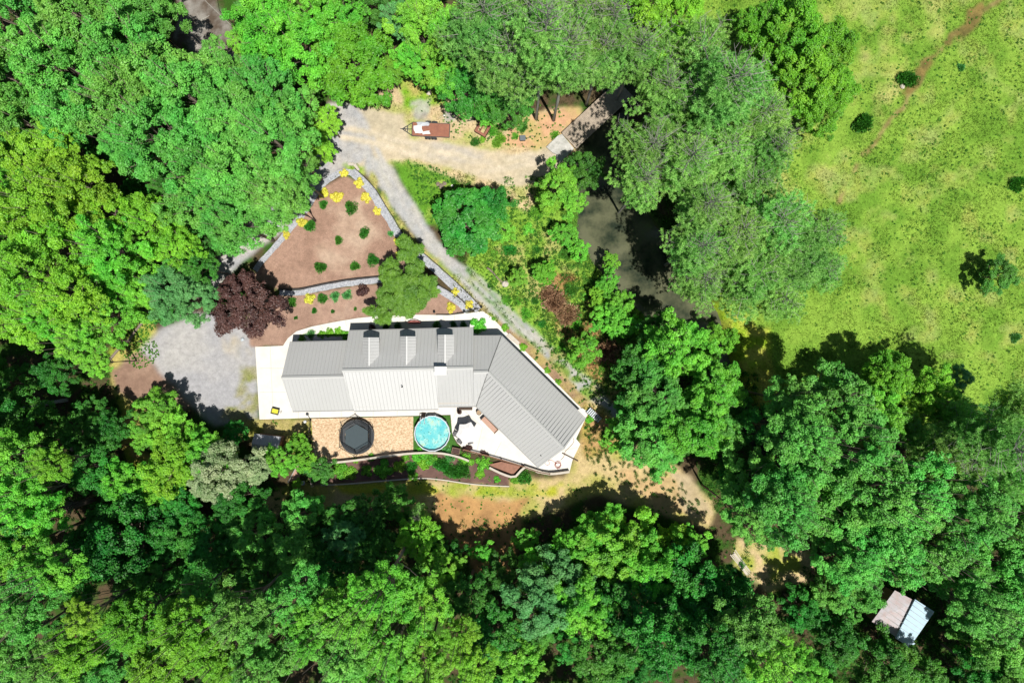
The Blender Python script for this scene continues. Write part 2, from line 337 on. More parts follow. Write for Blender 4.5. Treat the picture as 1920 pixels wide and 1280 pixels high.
gm, gt, gp = newmat('ground_surface')
at = N(gt, 'ShaderNodeAttribute', attribute_name='zcol'); am = N(gt, 'ShaderNodeAttribute', attribute_name='zmask')
sp = N(gt, 'ShaderNodeSeparateColor'); gt.links.new(am.outputs['Color'], sp.inputs[0])
geo = N(gt, 'ShaderNodeNewGeometry')
def noise_node(t, scale, detail=5, rough=0.65, vec=None, dist=0.0):
    n = N(t, 'ShaderNodeTexNoise'); n.inputs['Scale'].default_value = scale; n.inputs['Detail'].default_value = detail; n.inputs['Roughness'].default_value = rough
    n.inputs['Distortion'].default_value = dist
    t.links.new(vec, n.inputs['Vector']); return n
def mapr(t, src, a, b, c, d):
    n = N(t, 'ShaderNodeMapRange'); n.inputs[1].default_value = a; n.inputs[2].default_value = b; n.inputs[3].default_value = c; n.inputs[4].default_value = d
    t.links.new(src, n.inputs[0]); return n.outputs[0]
n1 = noise_node(gt, 1.4, 8, 0.75, geo.outputs['Position']); n2 = noise_node(gt, 6.0, 4, 0.7, geo.outputs['Position'], 0.8); n3 = noise_node(gt, 14.0, 3, 0.7, geo.outputs['Position'])
def mul(t, a, b):
    n = N(t, 'ShaderNodeMath', operation='MULTIPLY')
    for i, v in enumerate((a, b)):
        if isinstance(v, (int, float)): n.inputs[i].default_value = v
        else: t.links.new(v, n.inputs[i])
    return n.outputs[0]
def mixf(t, a, b, f):
    n = N(t, 'ShaderNodeMix', data_type='FLOAT'); t.links.new(f, n.inputs[0])
    for i, v in ((2, a), (3, b)):
        if isinstance(v, (int, float)): n.inputs[i].default_value = v
        else: t.links.new(v, n.inputs[i])
    return n.outputs[0]
v1 = mapr(gt, n1.outputs['Fac'], 0.25, 0.75, 0.72, 1.28)
vg = mixf(gt, 1.0, mapr(gt, n3.outputs['Fac'], 0.3, 0.7, 0.72, 1.28), sp.outputs[0])
vs_ = mixf(gt, 1.0, mapr(gt, n2.outputs['Fac'], 0.3, 0.7, 0.58, 1.38), sp.outputs[1])
vv = mul(gt, mul(gt, v1, vg), vs_)
cm = N(gt, 'ShaderNodeVectorMath', operation='SCALE'); gt.links.new(at.outputs['Color'], cm.inputs[0]); gt.links.new(vv, cm.inputs['Scale'])
gt.links.new(cm.outputs[0], gp.inputs['Base Color']); gp.inputs['Roughness'].default_value = 0.95; gp.inputs['Specular IOR Level'].default_value = 0.1
bp = N(gt, 'ShaderNodeBump'); bp.inputs['Strength'].default_value = 0.5; bp.inputs['Distance'].default_value = 0.12
gt.links.new(n2.outputs['Fac'], bp.inputs['Height']); gt.links.new(bp.outputs[0], gp.inputs['Normal'])
M['ground'] = gm

idx = np.arange(nx*ny).reshape(nx, ny)
VV = np.stack([X, Y, Z], -1).reshape(-1, 3)
FF = np.stack([idx[:-1, :-1], idx[1:, :-1], idx[1:, 1:], idx[:-1, 1:]], -1).reshape(-1, 4)
zf = zone[:-1, :-1].reshape(-1)
for zi, nm in enumerate(['ground', 'gravel_driveway', 'mulch_bed', 'grass_field', 'dirt_track']):
    F = FF[zf == zi]; u, inv = np.unique(F, return_inverse=True)
    ca = np.concatenate([colr.reshape(-1, 3)[u], np.ones((len(u), 1))], 1); cb = np.concatenate([msk.reshape(-1, 3)[u], np.ones((len(u), 1))], 1)
    o = npmesh(nm, VV[u], inv.reshape(F.shape), gm, [('zcol', 'POINT', 'FLOAT_COLOR', ca), ('zmask', 'POINT', 'FLOAT_COLOR', cb)], smooth=True)
    tag(o, kind='structure')
# land beyond the picture
far = MB(); xs = [-2500, -72, 72, 2500]; ys = [-2500, -50, 50, 2500]
for i in range(3):
    for j in range(3):
        if i == 1 and j == 1: continue
        far.add([(xs[i], ys[j], -0.15), (xs[i+1], ys[j], -0.15), (xs[i+1], ys[j+1], -0.15), (xs[i], ys[j+1], -0.15)], [(0, 1, 2, 3)])
tag(far.build('terrain', mat('far_land', C(80, 115, 45), 0.95, 0.4, 0.05)), kind='structure')

# creek water
wm, wt, wp = newmat('creek_water')
wp.inputs['Base Color'].default_value = (*C(112, 112, 82), 1); wp.inputs['Roughness'].default_value = 0.06; wp.inputs['IOR'].default_value = 1.33
wg = N(wt, 'ShaderNodeNewGeometry'); wa_ = noise_node(wt, 0.35, 5, 0.6, wg.outputs['Position']); wr = N(wt, 'ShaderNodeValToRGB')
wr.color_ramp.elements[0].position = 0.38; wr.color_ramp.elements[0].color = (*C(50, 60, 48), 1); wr.color_ramp.elements[1].position = 0.62; wr.color_ramp.elements[1].color = (*C(112, 114, 88), 1)
wt.links.new(wa_.outputs['Fac'], wr.inputs[0]); wt.links.new(wr.outputs[0], wp.inputs['Base Color'])
wb = noise_node(wt, 3.0, 3, 0.5, wg.outputs['Position']); wbp = N(wt, 'ShaderNodeBump'); wbp.inputs['Strength'].default_value = 0.15; wbp.inputs['Distance'].default_value = 0.05
wt.links.new(wb.outputs['Fac'], wbp.inputs['Height']); wt.links.new(wbp.outputs[0], wp.inputs['Normal'])
wmb = MB(); L = []; Rr = []
for i, p in enumerate(CREEK):
    a = Vector(CREEK[max(i-1, 0)]); b = Vector(CREEK[min(i+1, len(CREEK)-1)]); d = (b-a).normalized(); nrm = Vector((-d.y, d.x)); ww = CREEKW[i]+1.2
    L.append((p[0]+nrm.x*ww, p[1]+nrm.y*ww, -1.05)); Rr.append((p[0]-nrm.x*ww, p[1]-nrm.y*ww, -1.05))
n = len(L); wmb.add(L+Rr, [(i, n+i, n+i+1, i+1) for i in range(n-1)])
tag(wmb.build('creek_water', wm), kind='structure')

# ------------------------------------------------------------------ paved surfaces
M['conc'] = mat('concrete', C(252, 249, 241), 0.8, 0.05, 0.7, c2=C(238, 232, 221), bump=0.1, detail=9)
M['slab2'] = mat('old_concrete', C(215, 205, 190), 0.85, 0.12, 2.0, bump=0.1)
CONC = [(479, 650), (531, 648), (540, 634), (556, 621), (585, 612), (625, 604), (672, 596), (715, 592), (770, 590), (800, 590), (840, 591), (878, 587), (905, 583), (921, 594),
        (945, 618), (1010, 683), (1080, 755), (1090, 764), (1104, 772), (1097, 786), (1080, 822), (1088, 832), (1074, 860), (1068, 883), (1030, 889), (1008, 886), (985, 874), (940, 861), (885, 848), (870, 841), (857, 829), (848, 813), (845, 777), (776, 779), (660, 781), (580, 783), (487, 786)]
def slab(name, poly, z0, z1, m, label=None, cat=None, kind='structure', px=True):
    o = MB().prism(PX(poly) if px else poly, z0, z1).build(name, m); tag(o, label, cat, kind=kind); return o
slab('concrete_patio', CONC, -0.2, 0.08, M['conc'])
# saw-cut joints are real shallow grooves: thin darker strips set proud
jt = MB()
for a, b in [((488, 690), (534, 690)), ((487, 735), (536, 735)), ((507, 649), (513, 785)), ((600, 770), (600, 783)), ((640, 770), (640, 782)), ((700, 768), (700, 781)), ((745, 768), (745, 780)),
             ((702, 593), (703, 606)), ((832, 590), (833, 603)), ((852, 590), (853, 602)), ((600, 609), (606, 618)), ((648, 601), (650, 612)), ((750, 591), (750, 603)),
             ((862, 762), (846, 790)), ((862, 762), (905, 800)), ((905, 800), (893, 850)), ((940, 828), (925, 857)), ((1050, 845), (1083, 838)), ((560, 772), (560, 784))]:
    jt.tube([W(*a, 0)[:2]+(0.079,), W(*b, 0)[:2]+(0.079,)], 0.02, 4)
tag(jt.build('concrete_joints', M['slab2']), kind='structure')
# pebbles
pm, pt, pp = newmat('pebbles')
tcn = N(pt, 'ShaderNodeNewGeometry'); vo = N(pt, 'ShaderNodeTexVoronoi'); vo.inputs['Scale'].default_value = 7.0; pt.links.new(tcn.outputs['Position'], vo.inputs['Vector'])
cr = N(pt, 'ShaderNodeValToRGB'); e = cr.color_ramp.elements; e[0].color = (*C(200, 165, 125), 1); e[1].color = (*C(250, 228, 190), 1)
e.new(0.35).color = (*C(225, 192, 155), 1); e.new(0.7).color = (*C(235, 208, 170), 1)
sc = N(pt, 'ShaderNodeSeparateColor'); pt.links.new(vo.outputs['Color'], sc.inputs[0]); pt.links.new(sc.outputs[0], cr.inputs[0]); pt.links.new(cr.outputs[0], pp.inputs['Base Color'])
pb = N(pt, 'ShaderNodeBump'); pb.inputs['Strength'].default_value = 0.5; pb.inputs['Distance'].default_value = 0.08; pb.invert = True
pt.links.new(vo.outputs['Distance'], pb.inputs['Height']); pt.links.new(pb.outputs[0], pp.inputs['Normal']); pp.inputs['Roughness'].default_value = 0.9
slab('pebble_yard', [(584, 784.5), (775, 780.5), (775, 851), (690, 862), (596, 870), (588, 845)], -0.2, 0.05, pm)
M['turf'] = mat('turf', C(70, 120, 40), 0.95, 0.3, 5, bump=0.8, bscale=40)
slab('turf_patch', [(775, 780.5), (844, 778.5), (847, 814), (856, 831), (869, 843), (862, 852), (775, 851)], -0.2, 0.055, M['turf'])

# gravel borders with metal edging
sm, st, sp_ = newmat('crushed_stone')
tg = N(st, 'ShaderNodeNewGeometry'); v2 = N(st, 'ShaderNodeTexVoronoi'); v2.inputs['Scale'].default_value = 7.0; st.links.new(tg.outputs['Position'], v2.inputs['Vector'])
sc2 = N(st, 'ShaderNodeSeparateColor'); st.links.new(v2.outputs['Color'], sc2.inputs[0]); cr2 = N(st, 'ShaderNodeValToRGB'); cr2.color_ramp.elements[0].color = (*C(162, 165, 172), 1); cr2.color_ramp.elements[1].color = (*C(205, 207, 212), 1)
st.links.new(sc2.outputs[1], cr2.inputs[0]); st.links.new(cr2.outputs[0], sp_.inputs['Base Color'])
b2 = N(st, 'ShaderNodeBump'); b2.inputs['Strength'].default_value = 0.6; b2.inputs['Distance'].default_value = 0.08; b2.invert = True; st.links.new(v2.outputs['Distance'], b2.inputs['Height']); st.links.new(b2.outputs[0], sp_.inputs['Normal']); sp_.inputs['Roughness'].default_value = 0.9
def resample(pts, step=0.6):
    out = []
    n = len(pts); 
    for i in range(n-1):
        p0 = pts[max(i-1, 0)]; p1 = pts[i]; p2 = pts[i+1]; p3 = pts[min(i+2, n-1)]
        L_ = math.dist(p1, p2); k = max(1, int(L_/step))
        for j in range(k):
            t = j/k; t2 = t*t; t3 = t2*t
            out.append(tuple(0.5*((2*p1[a])+(-p0[a]+p2[a])*t+(2*p0[a]-5*p1[a]+4*p2[a]-p3[a])*t2+(-p0[a]+3*p1[a]-3*p2[a]+p3[a])*t3) for a in range(len(p1))))
    out.append(pts[-1]); return out
def strip(name, line, wd, z0, z1, m, jit=0.0, kind='structure', label=None, cat=None, parent=None):
    pts = resample(PX(line)); Lf = []; Rt = []; k = len(pts)
    for i, p in enumerate(pts):
        a = Vector(pts[max(i-1, 0)]); b = Vector(pts[min(i+1, k-1)]); d = (b-a).normalized(); nn = Vector((-d.y, d.x))
        w1 = wd/2*(1+R.uniform(-jit, jit)); w2 = wd/2*(1+R.uniform(-jit, jit)); g = gh(*p)
        Lf.append((p[0]+nn.x*w1, p[1]+nn.y*w1, g)); Rt.append((p[0]-nn.x*w2, p[1]-nn.y*w2, g))
    vs = [(a[0], a[1], a[2]+z1) for a in Lf]+[(a[0], a[1], a[2]+z1) for a in Rt]+[(a[0], a[1], a[2]+z0) for a in Lf]+[(a[0], a[1], a[2]+z0) for a in Rt]
    fs = []
    for i in range(k-1):
        fs += [(i, k+i, k+i+1, i+1), (2*k+i, i, i+1, 2*k+i+1), (k+i, 3*k+i, 3*k+i+1, k+i+1)]
    fs += [(0, 2*k, 3*k, k), (k-1, 2*k-1, 4*k-1, 3*k-1)]
    o = MB().add(vs, fs).build(name, m, parent); tag(o, label, cat, kind=kind); return o
G1 = [(478, 507), (492, 488), (512, 466), (545, 428), (575, 392), (600, 352), (622, 333), (645, 323), (664, 325)]
G2 = [(660, 322), (684, 345), (702, 366), (716, 390), (732, 414), (746, 438), (768, 463), (800, 490), (826, 513), (852, 537), (884, 568), (898, 581)]
G3 = [(524, 549), (560, 549), (600, 541), (650, 532), (716, 525)]
G4 = [(818, 540), (845, 556), (864, 570), (876, 586)]
strip('gravel_border', G1, 0.72, -0.1, 0.06, sm, 0.15); strip('gravel_border', G2, 0.98, -0.1, 0.07, sm, 0.12)
strip('gravel_border', G3, 0.68, -0.1, 0.06, sm, 0.1); strip('gravel_border', G4, 0.8, -0.1, 0.06, sm, 0.1)
M['edge'] = mat('dark_edging', C(60, 55, 55), 0.7, 0.2, 3)
M['palewall'] = mat('pale_block', C(215, 205, 190), 0.85, 0.12, 2.5, bump=0.2)
off = lambda line, dx, dy: [(a+dx, b+dy) for a, b in line]
strip('landscape_edging', off(G2, 6.5, -5.2), 0.09, -0.1, 0.22, M['edge'], label='dark curving edging along driveway side of the long pale stone border', cat='edging', kind=None)
strip('landscape_edging', off(G3, 0, -6.5), 0.14, -0.1, 0.45, M['edge'], label='dark raised edging across the mulch beds, between purple tree and feathery tree', cat='edging', kind=None)
strip('landscape_edging', off(G4, 5, -5), 0.10, -0.1, 0.25, M['edge'], label='short dark edging above the two yellow shrubs near the walkway corner', cat='edging', kind=None)
strip('landscape_edging', [(818, 590), (850, 589), (880, 583), (898, 578)], 0.09, -0.1, 0.25, M['edge'], label='short dark edging between walkway and the yellow shrub bed', cat='edging', kind=None)
strip('landscape_edging', [(602, 909), (660, 906), (730, 900), (790, 896), (830, 899), (870, 905), (910, 909), (955, 911)], 0.14, -0.1, 0.14, M['slab2'], label='thin pale edging along the lower side of the south planting bed', cat='edging', kind=None)
# stone return at the tip of the border
rk = MB()
for i, (a, b) in enumerate([(656, 308), (661, 308), (666, 310), (669, 314), (671, 318)]): rk.box(W(a, b, 0.15), (0.42, 0.36, 0.34), R.uniform(0, 3))
tag(rk.build('stone_row', M['palewall'], bevel=0.06), 'short curved row of pale stones at the top tip of the mulch bed', 'stones')

# south retaining wall with cap
def wallthing(line, wd, h, label, m='palewall', cap=True):
    t = thing('retaining_wall', label, 'wall'); o = strip('wall', line, wd*0.8, -0.5, h, M[m], parent=t, kind=None)
    if cap: strip('coping', line, wd, h+0.002, h+0.09, M['palewall'], parent=t, kind=None)
    return t
wallthing([(595, 867), (640, 864), (690, 858), (740, 851), (790, 847), (830, 848), (862, 855), (880, 862)], 0.24, 0.7, 'long pale block wall between pebble yard and lower planting bed')
wallthing([(918, 874), (938, 884), (958, 891), (967, 890), (976, 880), (984, 873)], 0.26, 0.8, 'pale V-shaped block wall around the brown triangular bed')
wallthing([(984, 873), (1005, 880), (1030, 886), (1067, 882)], 0.26, 0.7, 'curved pale wall below the patio corner with the red hose')
M['fencewood'] = mat('brown_fence', C(150, 110, 85), 0.8, 0.2, 3)
def fence(line, h, label, m, name='fence', step=1.6, rr=0.035):
    t = thing(name, label, 'fence'); pts = resample(PX(line), step)
    rl = MB()
    for z in (h*0.45, h*0.95): rl.tube([(p[0], p[1], gh(*p)+z) for p in pts], rr, 5)
    rl.build('rail', m, t)
    for p in pts: MB().box((p[0], p[1], h/2), (rr*2.4, rr*2.4, h+0.1)).build('post', m, t)
fence([(870, 841), (905, 850), (940, 860), (980, 872), (1008, 882), (1030, 886)], 0.9, 'low brown rail fence along the lower edge of the white patio', M['fencewood'], step=1.5, rr=0.05)
tri = MB(); tri.prism(PX([(915, 870), (940, 864), (976, 873), (962, 888)]), -0.1, 0.42); tag(tri.build('raised_bed', mat('bed_soil', C(165, 120, 100), 0.95, 0.2, 3, bump=0.4)), 'brown triangular raised bed inside the V-shaped wall', 'planting bed')
# rustic bed border left-lower
fence([(584, 788), (583.5, 800), (583, 815), (583, 832)], 1.1, 'thin dark metal fence at left side of the pebble yard', M['edge'], step=0.9, rr=0.025)
fence([(586, 888), (586, 900), (588, 910)], 0.9, 'short thin pale rail fence in shadow below the small shed trees', M['slab2'], step=0.8, rr=0.03)

# ------------------------------------------------------------------ house
M['roof'] = mat('grey_metal_roof', C(214, 214, 212), 0.42, 0.03, 0.25, metal=0.0, spec=0.5)
M['seam'] = mat('roof_seam', C(202, 202, 200), 0.42, 0.04, 0.3)
M['ridge'] = mat('ridge_cap', C(225, 225, 222), 0.4, 0.03, 1)
M['gutter'] = mat('gutter', C(150, 150, 148), 0.5, 0.05, 1)
M['siding'] = mat('pale_siding', C(205, 200, 190), 0.8, 0.06, 1.5)
M['glass'] = mat('window_glass', (0.03, 0.04, 0.05), 0.08, 0.1, 1, spec=0.8)
M['trim'] = mat('white_trim', C(240, 240, 236), 0.6, 0.03, 1)
M['door'] = mat('brown_door', C(130, 90, 65), 0.6, 0.15, 2)

def roofplane(name, pts, parent, rib=0.43, m='roof', th=0.09, ribw=0.035, ribh=0.018):
    """pts: convex polygon of the plane (3D), first edge = eave. Returns mesh object with ribs running up the slope"""
    P = [Vector(p) for p in pts]; u = (P[1]-P[0]).normalized(); nrm = (P[1]-P[0]).cross(P[2]-P[1])
    if nrm.z < 0: nrm = -nrm
    nrm.normalize(); v = nrm.cross(u).normalized()
    if v.z < 0: v = -v
    mb = MB(); n = len(P)
    top = P; bot = [p-nrm*th for p in P]
    mb.add(top+bot, [tuple(range(n)), tuple(range(2*n-1, n-1, -1))]+[(i, (i+1) % n, n+(i+1) % n, n+i) for i in range(n)])
    o = mb.build(name, M[m], parent)
    q = [((p-P[0]).dot(u), (p-P[0]).dot(v)) for p in P]; us = [a for a, b in q]
    rb = MB(); s = min(us)+rib*0.5
    while s < max(us)-0.05:
        hits = []
        for i in range(n):
            a, b = q[i], q[(i+1) % n]
            if (a[0] <= s) != (b[0] <= s): t = (s-a[0])/(b[0]-a[0]); hits.append(a[1]+t*(b[1]-a[1]))
        if len(hits) >= 2:
            lo, hi = min(hits), max(hits)
            if hi-lo > 0.1:
                A = P[0]+u*s+v*lo; B = P[0]+u*s+v*hi; w2 = u*(ribw/2); up = nrm*ribh
                rb.add([A-w2*1.6, A+w2*1.6, B+w2*1.6, B-w2*1.6, A-w2+up, A+w2+up, B+w2+up, B-w2+up], [(4, 5, 6, 7), (0, 1, 5, 4), (1, 2, 6, 5), (2, 3, 7, 6), (3, 0, 4, 7)])
        s += rib
    rb.build('seam', M['seam'], o)
    return o

ho = thing('house', 'long grey metal-roofed house with three dormers and an angled wing', 'house')
# corner points (pixel, height)
gN0, gN1 = W(543, 642, 3.0), W(662, 639.5, 3.0); gR0, gR1 = W(527.5, 708, 6.03), W(664, 705.3, 6.03); gS0, gS1 = W(548.5, 770.5, 3.0), W(664, 768.3, 3.0)
mN0, mN1 = W(654, 620.5, 3.2), W(887.5, 614.5, 3.2); mR0, mR1 = W(641.5, 694.5, 6.80), W(887, 689.3, 6.80); mS0, mS1 = W(664, 770, 3.0), W(822, 766.5, 3.0)
lN0, lN1 = W(880, 630.5, 3.0), W(940, 630, 3.0); lR0, lR1 = W(875, 698.0, 6.40), W(915, 697, 6.40); lS0, lS1 = W(812, 761.6, 3.0), W(893, 761, 3.0)
wA, wB, wC, wD = W(940, 630, 3.0), W(1098, 785, 3.0), W(1010, 876.5, 3.0), W(893, 761, 3.0); wR0, wR1 = W(915, 697, 6.40), W(1058, 841, 6.40)
roofplane('roof', [gN1, gN0, gR0, gR1], ho); roofplane('roof', [gS0, gS1, gR1, gR0], ho)
rfN = roofplane('roof', [mN1, mN0, mR0, mR1], ho)
# south slope of the main roof: left part a hair proud and longer, right part runs into the link
mRm = tuple(Vector(mR0).lerp(Vector(mR1), (818-641.5)/(887-641.5)))
up = lambda p, d: (p[0], p[1], p[2]+d)
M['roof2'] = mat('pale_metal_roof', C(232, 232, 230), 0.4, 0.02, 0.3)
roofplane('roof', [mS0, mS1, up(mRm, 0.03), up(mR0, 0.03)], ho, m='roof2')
sE = W(887, 761.05, 3.0); sW = W(822, 761.5, 3.0)
rfS = roofplane('roof', [sW, sE, mR1, mRm], ho)
roofplane('roof', [lN1, lN0, lR0, lR1], ho, ); roofplane('roof', [W(887.4, 761.05, 2.995), lS1, lR1, (W(887.4, 697.7, 6.4))], ho)
roofplane('roof', [wB, wA, wR0, wR1], ho); roofplane('roof', [wD, wC, wR1, wR0], ho)
def cap(a, b, w_=0.22):
    a, b = Vector(a), Vector(b); d = (b-a).normalized(); s = d.cross(Vector((0, 0, 1))).normalized()*w_
    z = Vector((0, 0, 1)); mb = MB()
    mb.add([a-s-z*w_*0.62, a+z*0.07, a+s-z*w_*0.62, b-s-z*w_*0.62, b+z*0.07, b+s-z*w_*0.62], [(0, 3, 4, 1), (1, 4, 5, 2)])
    for f in (0,): pass
    mb.add([a-s-z*(w_*0.62-0.03), a+z*0.10, a+s-z*(w_*0.62-0.03), b-s-z*(w_*0.62-0.03), b+z*0.10, b+s-z*(w_*0.62-0.03)], [(0, 3, 4, 1), (1, 4, 5, 2)])
    mb.build('ridge_cap', M['ridge'], ho)
cap(up(gR0, 0.05), up(gR1, 0.05)); cap(up(mR0, 0.07), up(mR1, 0.07)); cap(up(W(887.6, 697.8, 6.4), 0.06), up(lR1, 0.06)); cap(up(wR0, 0.06), up(wR1, 0.06), 0.17)
gt_ = MB()
for a, b, dn in [(gN0, gN1, (0, 1)), (gS0, gS1, (0, -1)), (mN0, mN1, (0, 1)), (mS0, mS1, (0, -1)), (lN0, lN1, (0, 1)), (sW, lS1, (0, -1)), (wA, wB, (0.7, 0.7)), (wD, wC, (-0.7, -0.7))]:
    a = Vector(a)+Vector((*dn, 0))*0.06; b = Vector(b)+Vector((*dn, 0))*0.06
    c = (a+b)/2; d = b-a; gm_ = MB(); gm_.box((c.x, c.y, c.z-0.07), (d.length, 0.1, 0.1), math.atan2(d.y, d.x)); gm_.build('gutter', M['gutter'], ho)
# valley flashing of the wing
vm = MB(); vm.tube([up(wA, 0.03), up(wR0, 0.05)], 0.05, 4); vm.tube([up(wD, 0.03), up(wR0, 0.05)], 0.05, 4); vm.build('valley_flashing', M['gutter'], ho)
# walls (inset from eaves)
def inset(poly, d):
    n = len(poly); c = Vector((sum(p[0] for p in poly)/n, sum(p[1] for p in poly)/n)); out = []
    for i in range(n):
        p0, p1, p2 = Vector(poly[i-1]), Vector(poly[i]), Vector(poly[(i+1) % n]); a = (p1-p0).normalized(); b = (p2-p1).normalized()
        na = Vector((-a.y, a.x)); nb = Vector((-b.y, b.x))
        if na.dot(c-p1) < 0 and nb.dot(c-p1) < 0: na, nb = -na, -nb
        k = 1+na.dot(nb); out.append(tuple(p1+(na+nb)*d/max(k, 0.3)))
    return out
def gablewall(name, n0, n1, s0, s1, zt, r0=None, r1=None):
    poly = inset([n0[:2], n1[:2], s1[:2], s0[:2]], 0.45); z = zt+0.28
    o = MB().prism(poly, 0.0, z).build(name, M['siding'], ho)
    g = MB()
    for (a, b, r) in ((poly[0], poly[3], r0), (poly[1], poly[2], r1)):
        if r: 
            m_ = ((a[0]+b[0])/2, (a[1]+b[1])/2); k = 1-0.45/(math.dist(n0[:2], s0[:2])/2)
            rz = zt+(r[2]-zt)*1.0-0.14; MB().add([(a[0], a[1], z), (b[0], b[1], z), (m_[0], m_[1], rz)], [(0, 1, 2)]).build('gable', M['siding'], o)
    if g.v: g.build('gable', M['siding'], o)
    return o, poly
w1, p1 = gablewall('wall', gN0, gN1, gS0, gS1, 3.0, gR0, None)
w2, p2 = gablewall('wall', mN0, mN1, mS0, W(887, 762, 3), 3.1, mR0, mR1)
w3, p3 = gablewall('wall', (lN0[0]-1, lN0[1], 3), lN1, (lN0[0]-1, lS1[1], 3), (wD[0], wD[1], 3), 2.9)
w4, p4 = gablewall('wall', wA, wB, wD, wC, 3.0, None, wR1)
def opening(kind, a, b, t, wd, z0, z1, side=1):
    """window or door set in the wall running a->b at fraction t"""
    a, b = Vector(a), Vector(b); d = (b-a).normalized(); nn = Vector((d.y, -d.x))*side; c = a.lerp(b, t); ang = math.atan2(d.y, d.x)
    f = MB().box((c.x+nn.x*0.02, c.y+nn.y*0.02, (z0+z1)/2), (wd+0.16, 0.08, z1-z0+0.16), ang).build(kind, M['trim'], ho)
    MB().box((c.x+nn.x*0.05, c.y+nn.y*0.05, (z0+z1)/2), (wd, 0.06, z1-z0), ang).build('pane' if kind == 'window' else 'door_panel', M['glass' if kind == 'window' else 'door'], f)
for t in (0.15, 0.4, 0.75, 0.9): opening('window', p2[0], p2[1], t, 1.2, 1.0, 2.3, -1)
opening('door', p2[0], p2[1], 0.57, 1.1, 0.08, 2.2, -1)
for t in (0.1, 0.35, 0.6): opening('window', p2[3], p2[2], t, 1.2, 1.0, 2.3, 1)
opening('door', p2[3], p2[2], 0.85, 1.8, 0.08, 2.2, 1)
for t in (0.3, 0.7): opening('window', p1[0], p1[1], t, 1.0, 1.1, 2.2, -1)
for t in (0.28, 0.72): opening('door', p1[0], p1[3], t, 2.5, 0.08, 2.4, 1)
for t in (0.15, 0.4, 0.65, 0.88): opening('window', p4[0], p4[1], t, 1.1, 1.0, 2.3, -1)
for t in (0.25, 0.7): opening('window', p4[3], p4[2], t, 1.3, 1.0, 2.3, 1)
opening('door', p4[3], p4[2], 0.48, 1.5, 0.08, 2.2, 1); opening('window', p4[1], p4[2], 0.5, 1.6, 1.0, 2.3, -1)
# dormers
def roofz(y, x):   # main north slope height
    t = (x-mN0[0])/(mN1[0]-mN0[0]); yn = mN0[1]+t*(mN1[1]-mN0[1]); yr = mR0[1]+t*(mR1[1]-mR0[1]); k = (yn-y)/(yn-yr)
    return 3.2+(6.8-3.2)*k
for (pxl, pxr, pxm, pyf) in [(680, 711, 692.3, 632.5), (750.2, 779.8, 763.3, 630.5), (820.5, 851.5, 835.5, 627.5)]:
    zE, zR = 5.52, 6.42
    xl = W(pxl, 640, zE)[0]; xr = W(pxr, 640, zE)[0]; xm = (xl+xr)/2; yf = W(640, pyf, zE)[1]; slope = 3.6/(mN0[1]-mR0[1]+1e-6)
    base = roofz(yf, xm); ye = yf-(zE-base)/((roofz(yf-1, xm)-base)); yr_ = yf-(zR-base)/((roofz(yf-1, xm)-base))
    yw = yf-0.22; wl, wr = xl+0.16, xr-0.16
    bw = roofz(yw, xm)-0.1
    db = MB(); db.add([(wl, yw, bw), (wr, yw, bw), (wr, yw, zE+0.02), (xm, yw, zR-0.10), (wl, yw, zE+0.02), (wl, ye, zE), (wr, ye, zE)], [(0, 1, 2, 3, 4), (0, 4, 5), (1, 6, 2)])
    dd = db.build('dormer', M['siding'], ho)
    fr = MB().box((xm, yw+0.03, bw+1.0), (1.0, 0.06, 1.2)).build('window', M['trim'], dd)
    MB().box((xm, yw+0.05, bw+1.0), (0.82, 0.06, 1.02)).build('glass', M['glass'], dd)
    rm = MB()
    for sx, xe in ((1, xl), (-1, xr)):
        A = Vector((xe, yf, zE)); B = Vector((xe, ye, zE+0.02)); Cc = Vector((xm, yr_, zR+0.02)); D = Vector((xm, yf, zR)); nz = Vector((0, 0, 0.07))
        rm.add([A, B, Cc, D, A-nz, B-nz, Cc-nz, D-nz], [(0, 1, 2, 3), (7, 6, 5, 4), (0, 4, 5, 1), (3, 7, 4, 0)])
        ln = yf-yr_; yy = yf-0.2
        while yy > yr_+0.15:   # ribs running down each small slope
            k = 1.0 if yy >= ye else (yy-yr_)/(ye-yr_); a = Vector((xm, yy, zR+0.02)); b = Vector((xm+(xe-xm)*k, yy, zR+(zE-zR)*k+0.02))
            rm.tube([a, b], 0.028, 4); yy -= 0.36
    rm.build('dormer_roof', M['roof'], dd)
    MB().box((xm, (yf+yr_)/2, zR+0.06), (0.16, yf-yr_, 0.06)).build('dormer_ridge_cap', M['ridge'], dd)
# chimney
cx, cy, _ = W(826.5, 694, 7.4)
ch = MB().box((cx, cy-0.05, 6.85), (1.28, 0.85, 1.5)).build('chimney', mat('chimney_cladding', C(205, 205, 203), 0.5, 0.05, 1), rfS)
MB().box((cx, cy-0.05, 7.64), (1.42, 0.98, 0.07)).build('chimney_cap', M['ridge'], ho)
vp = MB()
for a, b, z in ((754, 725, 5.6), (1014, 853, 3.9)): 
    p = W(a, b, z); vp.tube([(p[0], p[1], p[2]-0.3), (p[0], p[1], p[2]+0.4)], 0.07, 8)
vp.build('vent_pipe', M['edge'], ho)

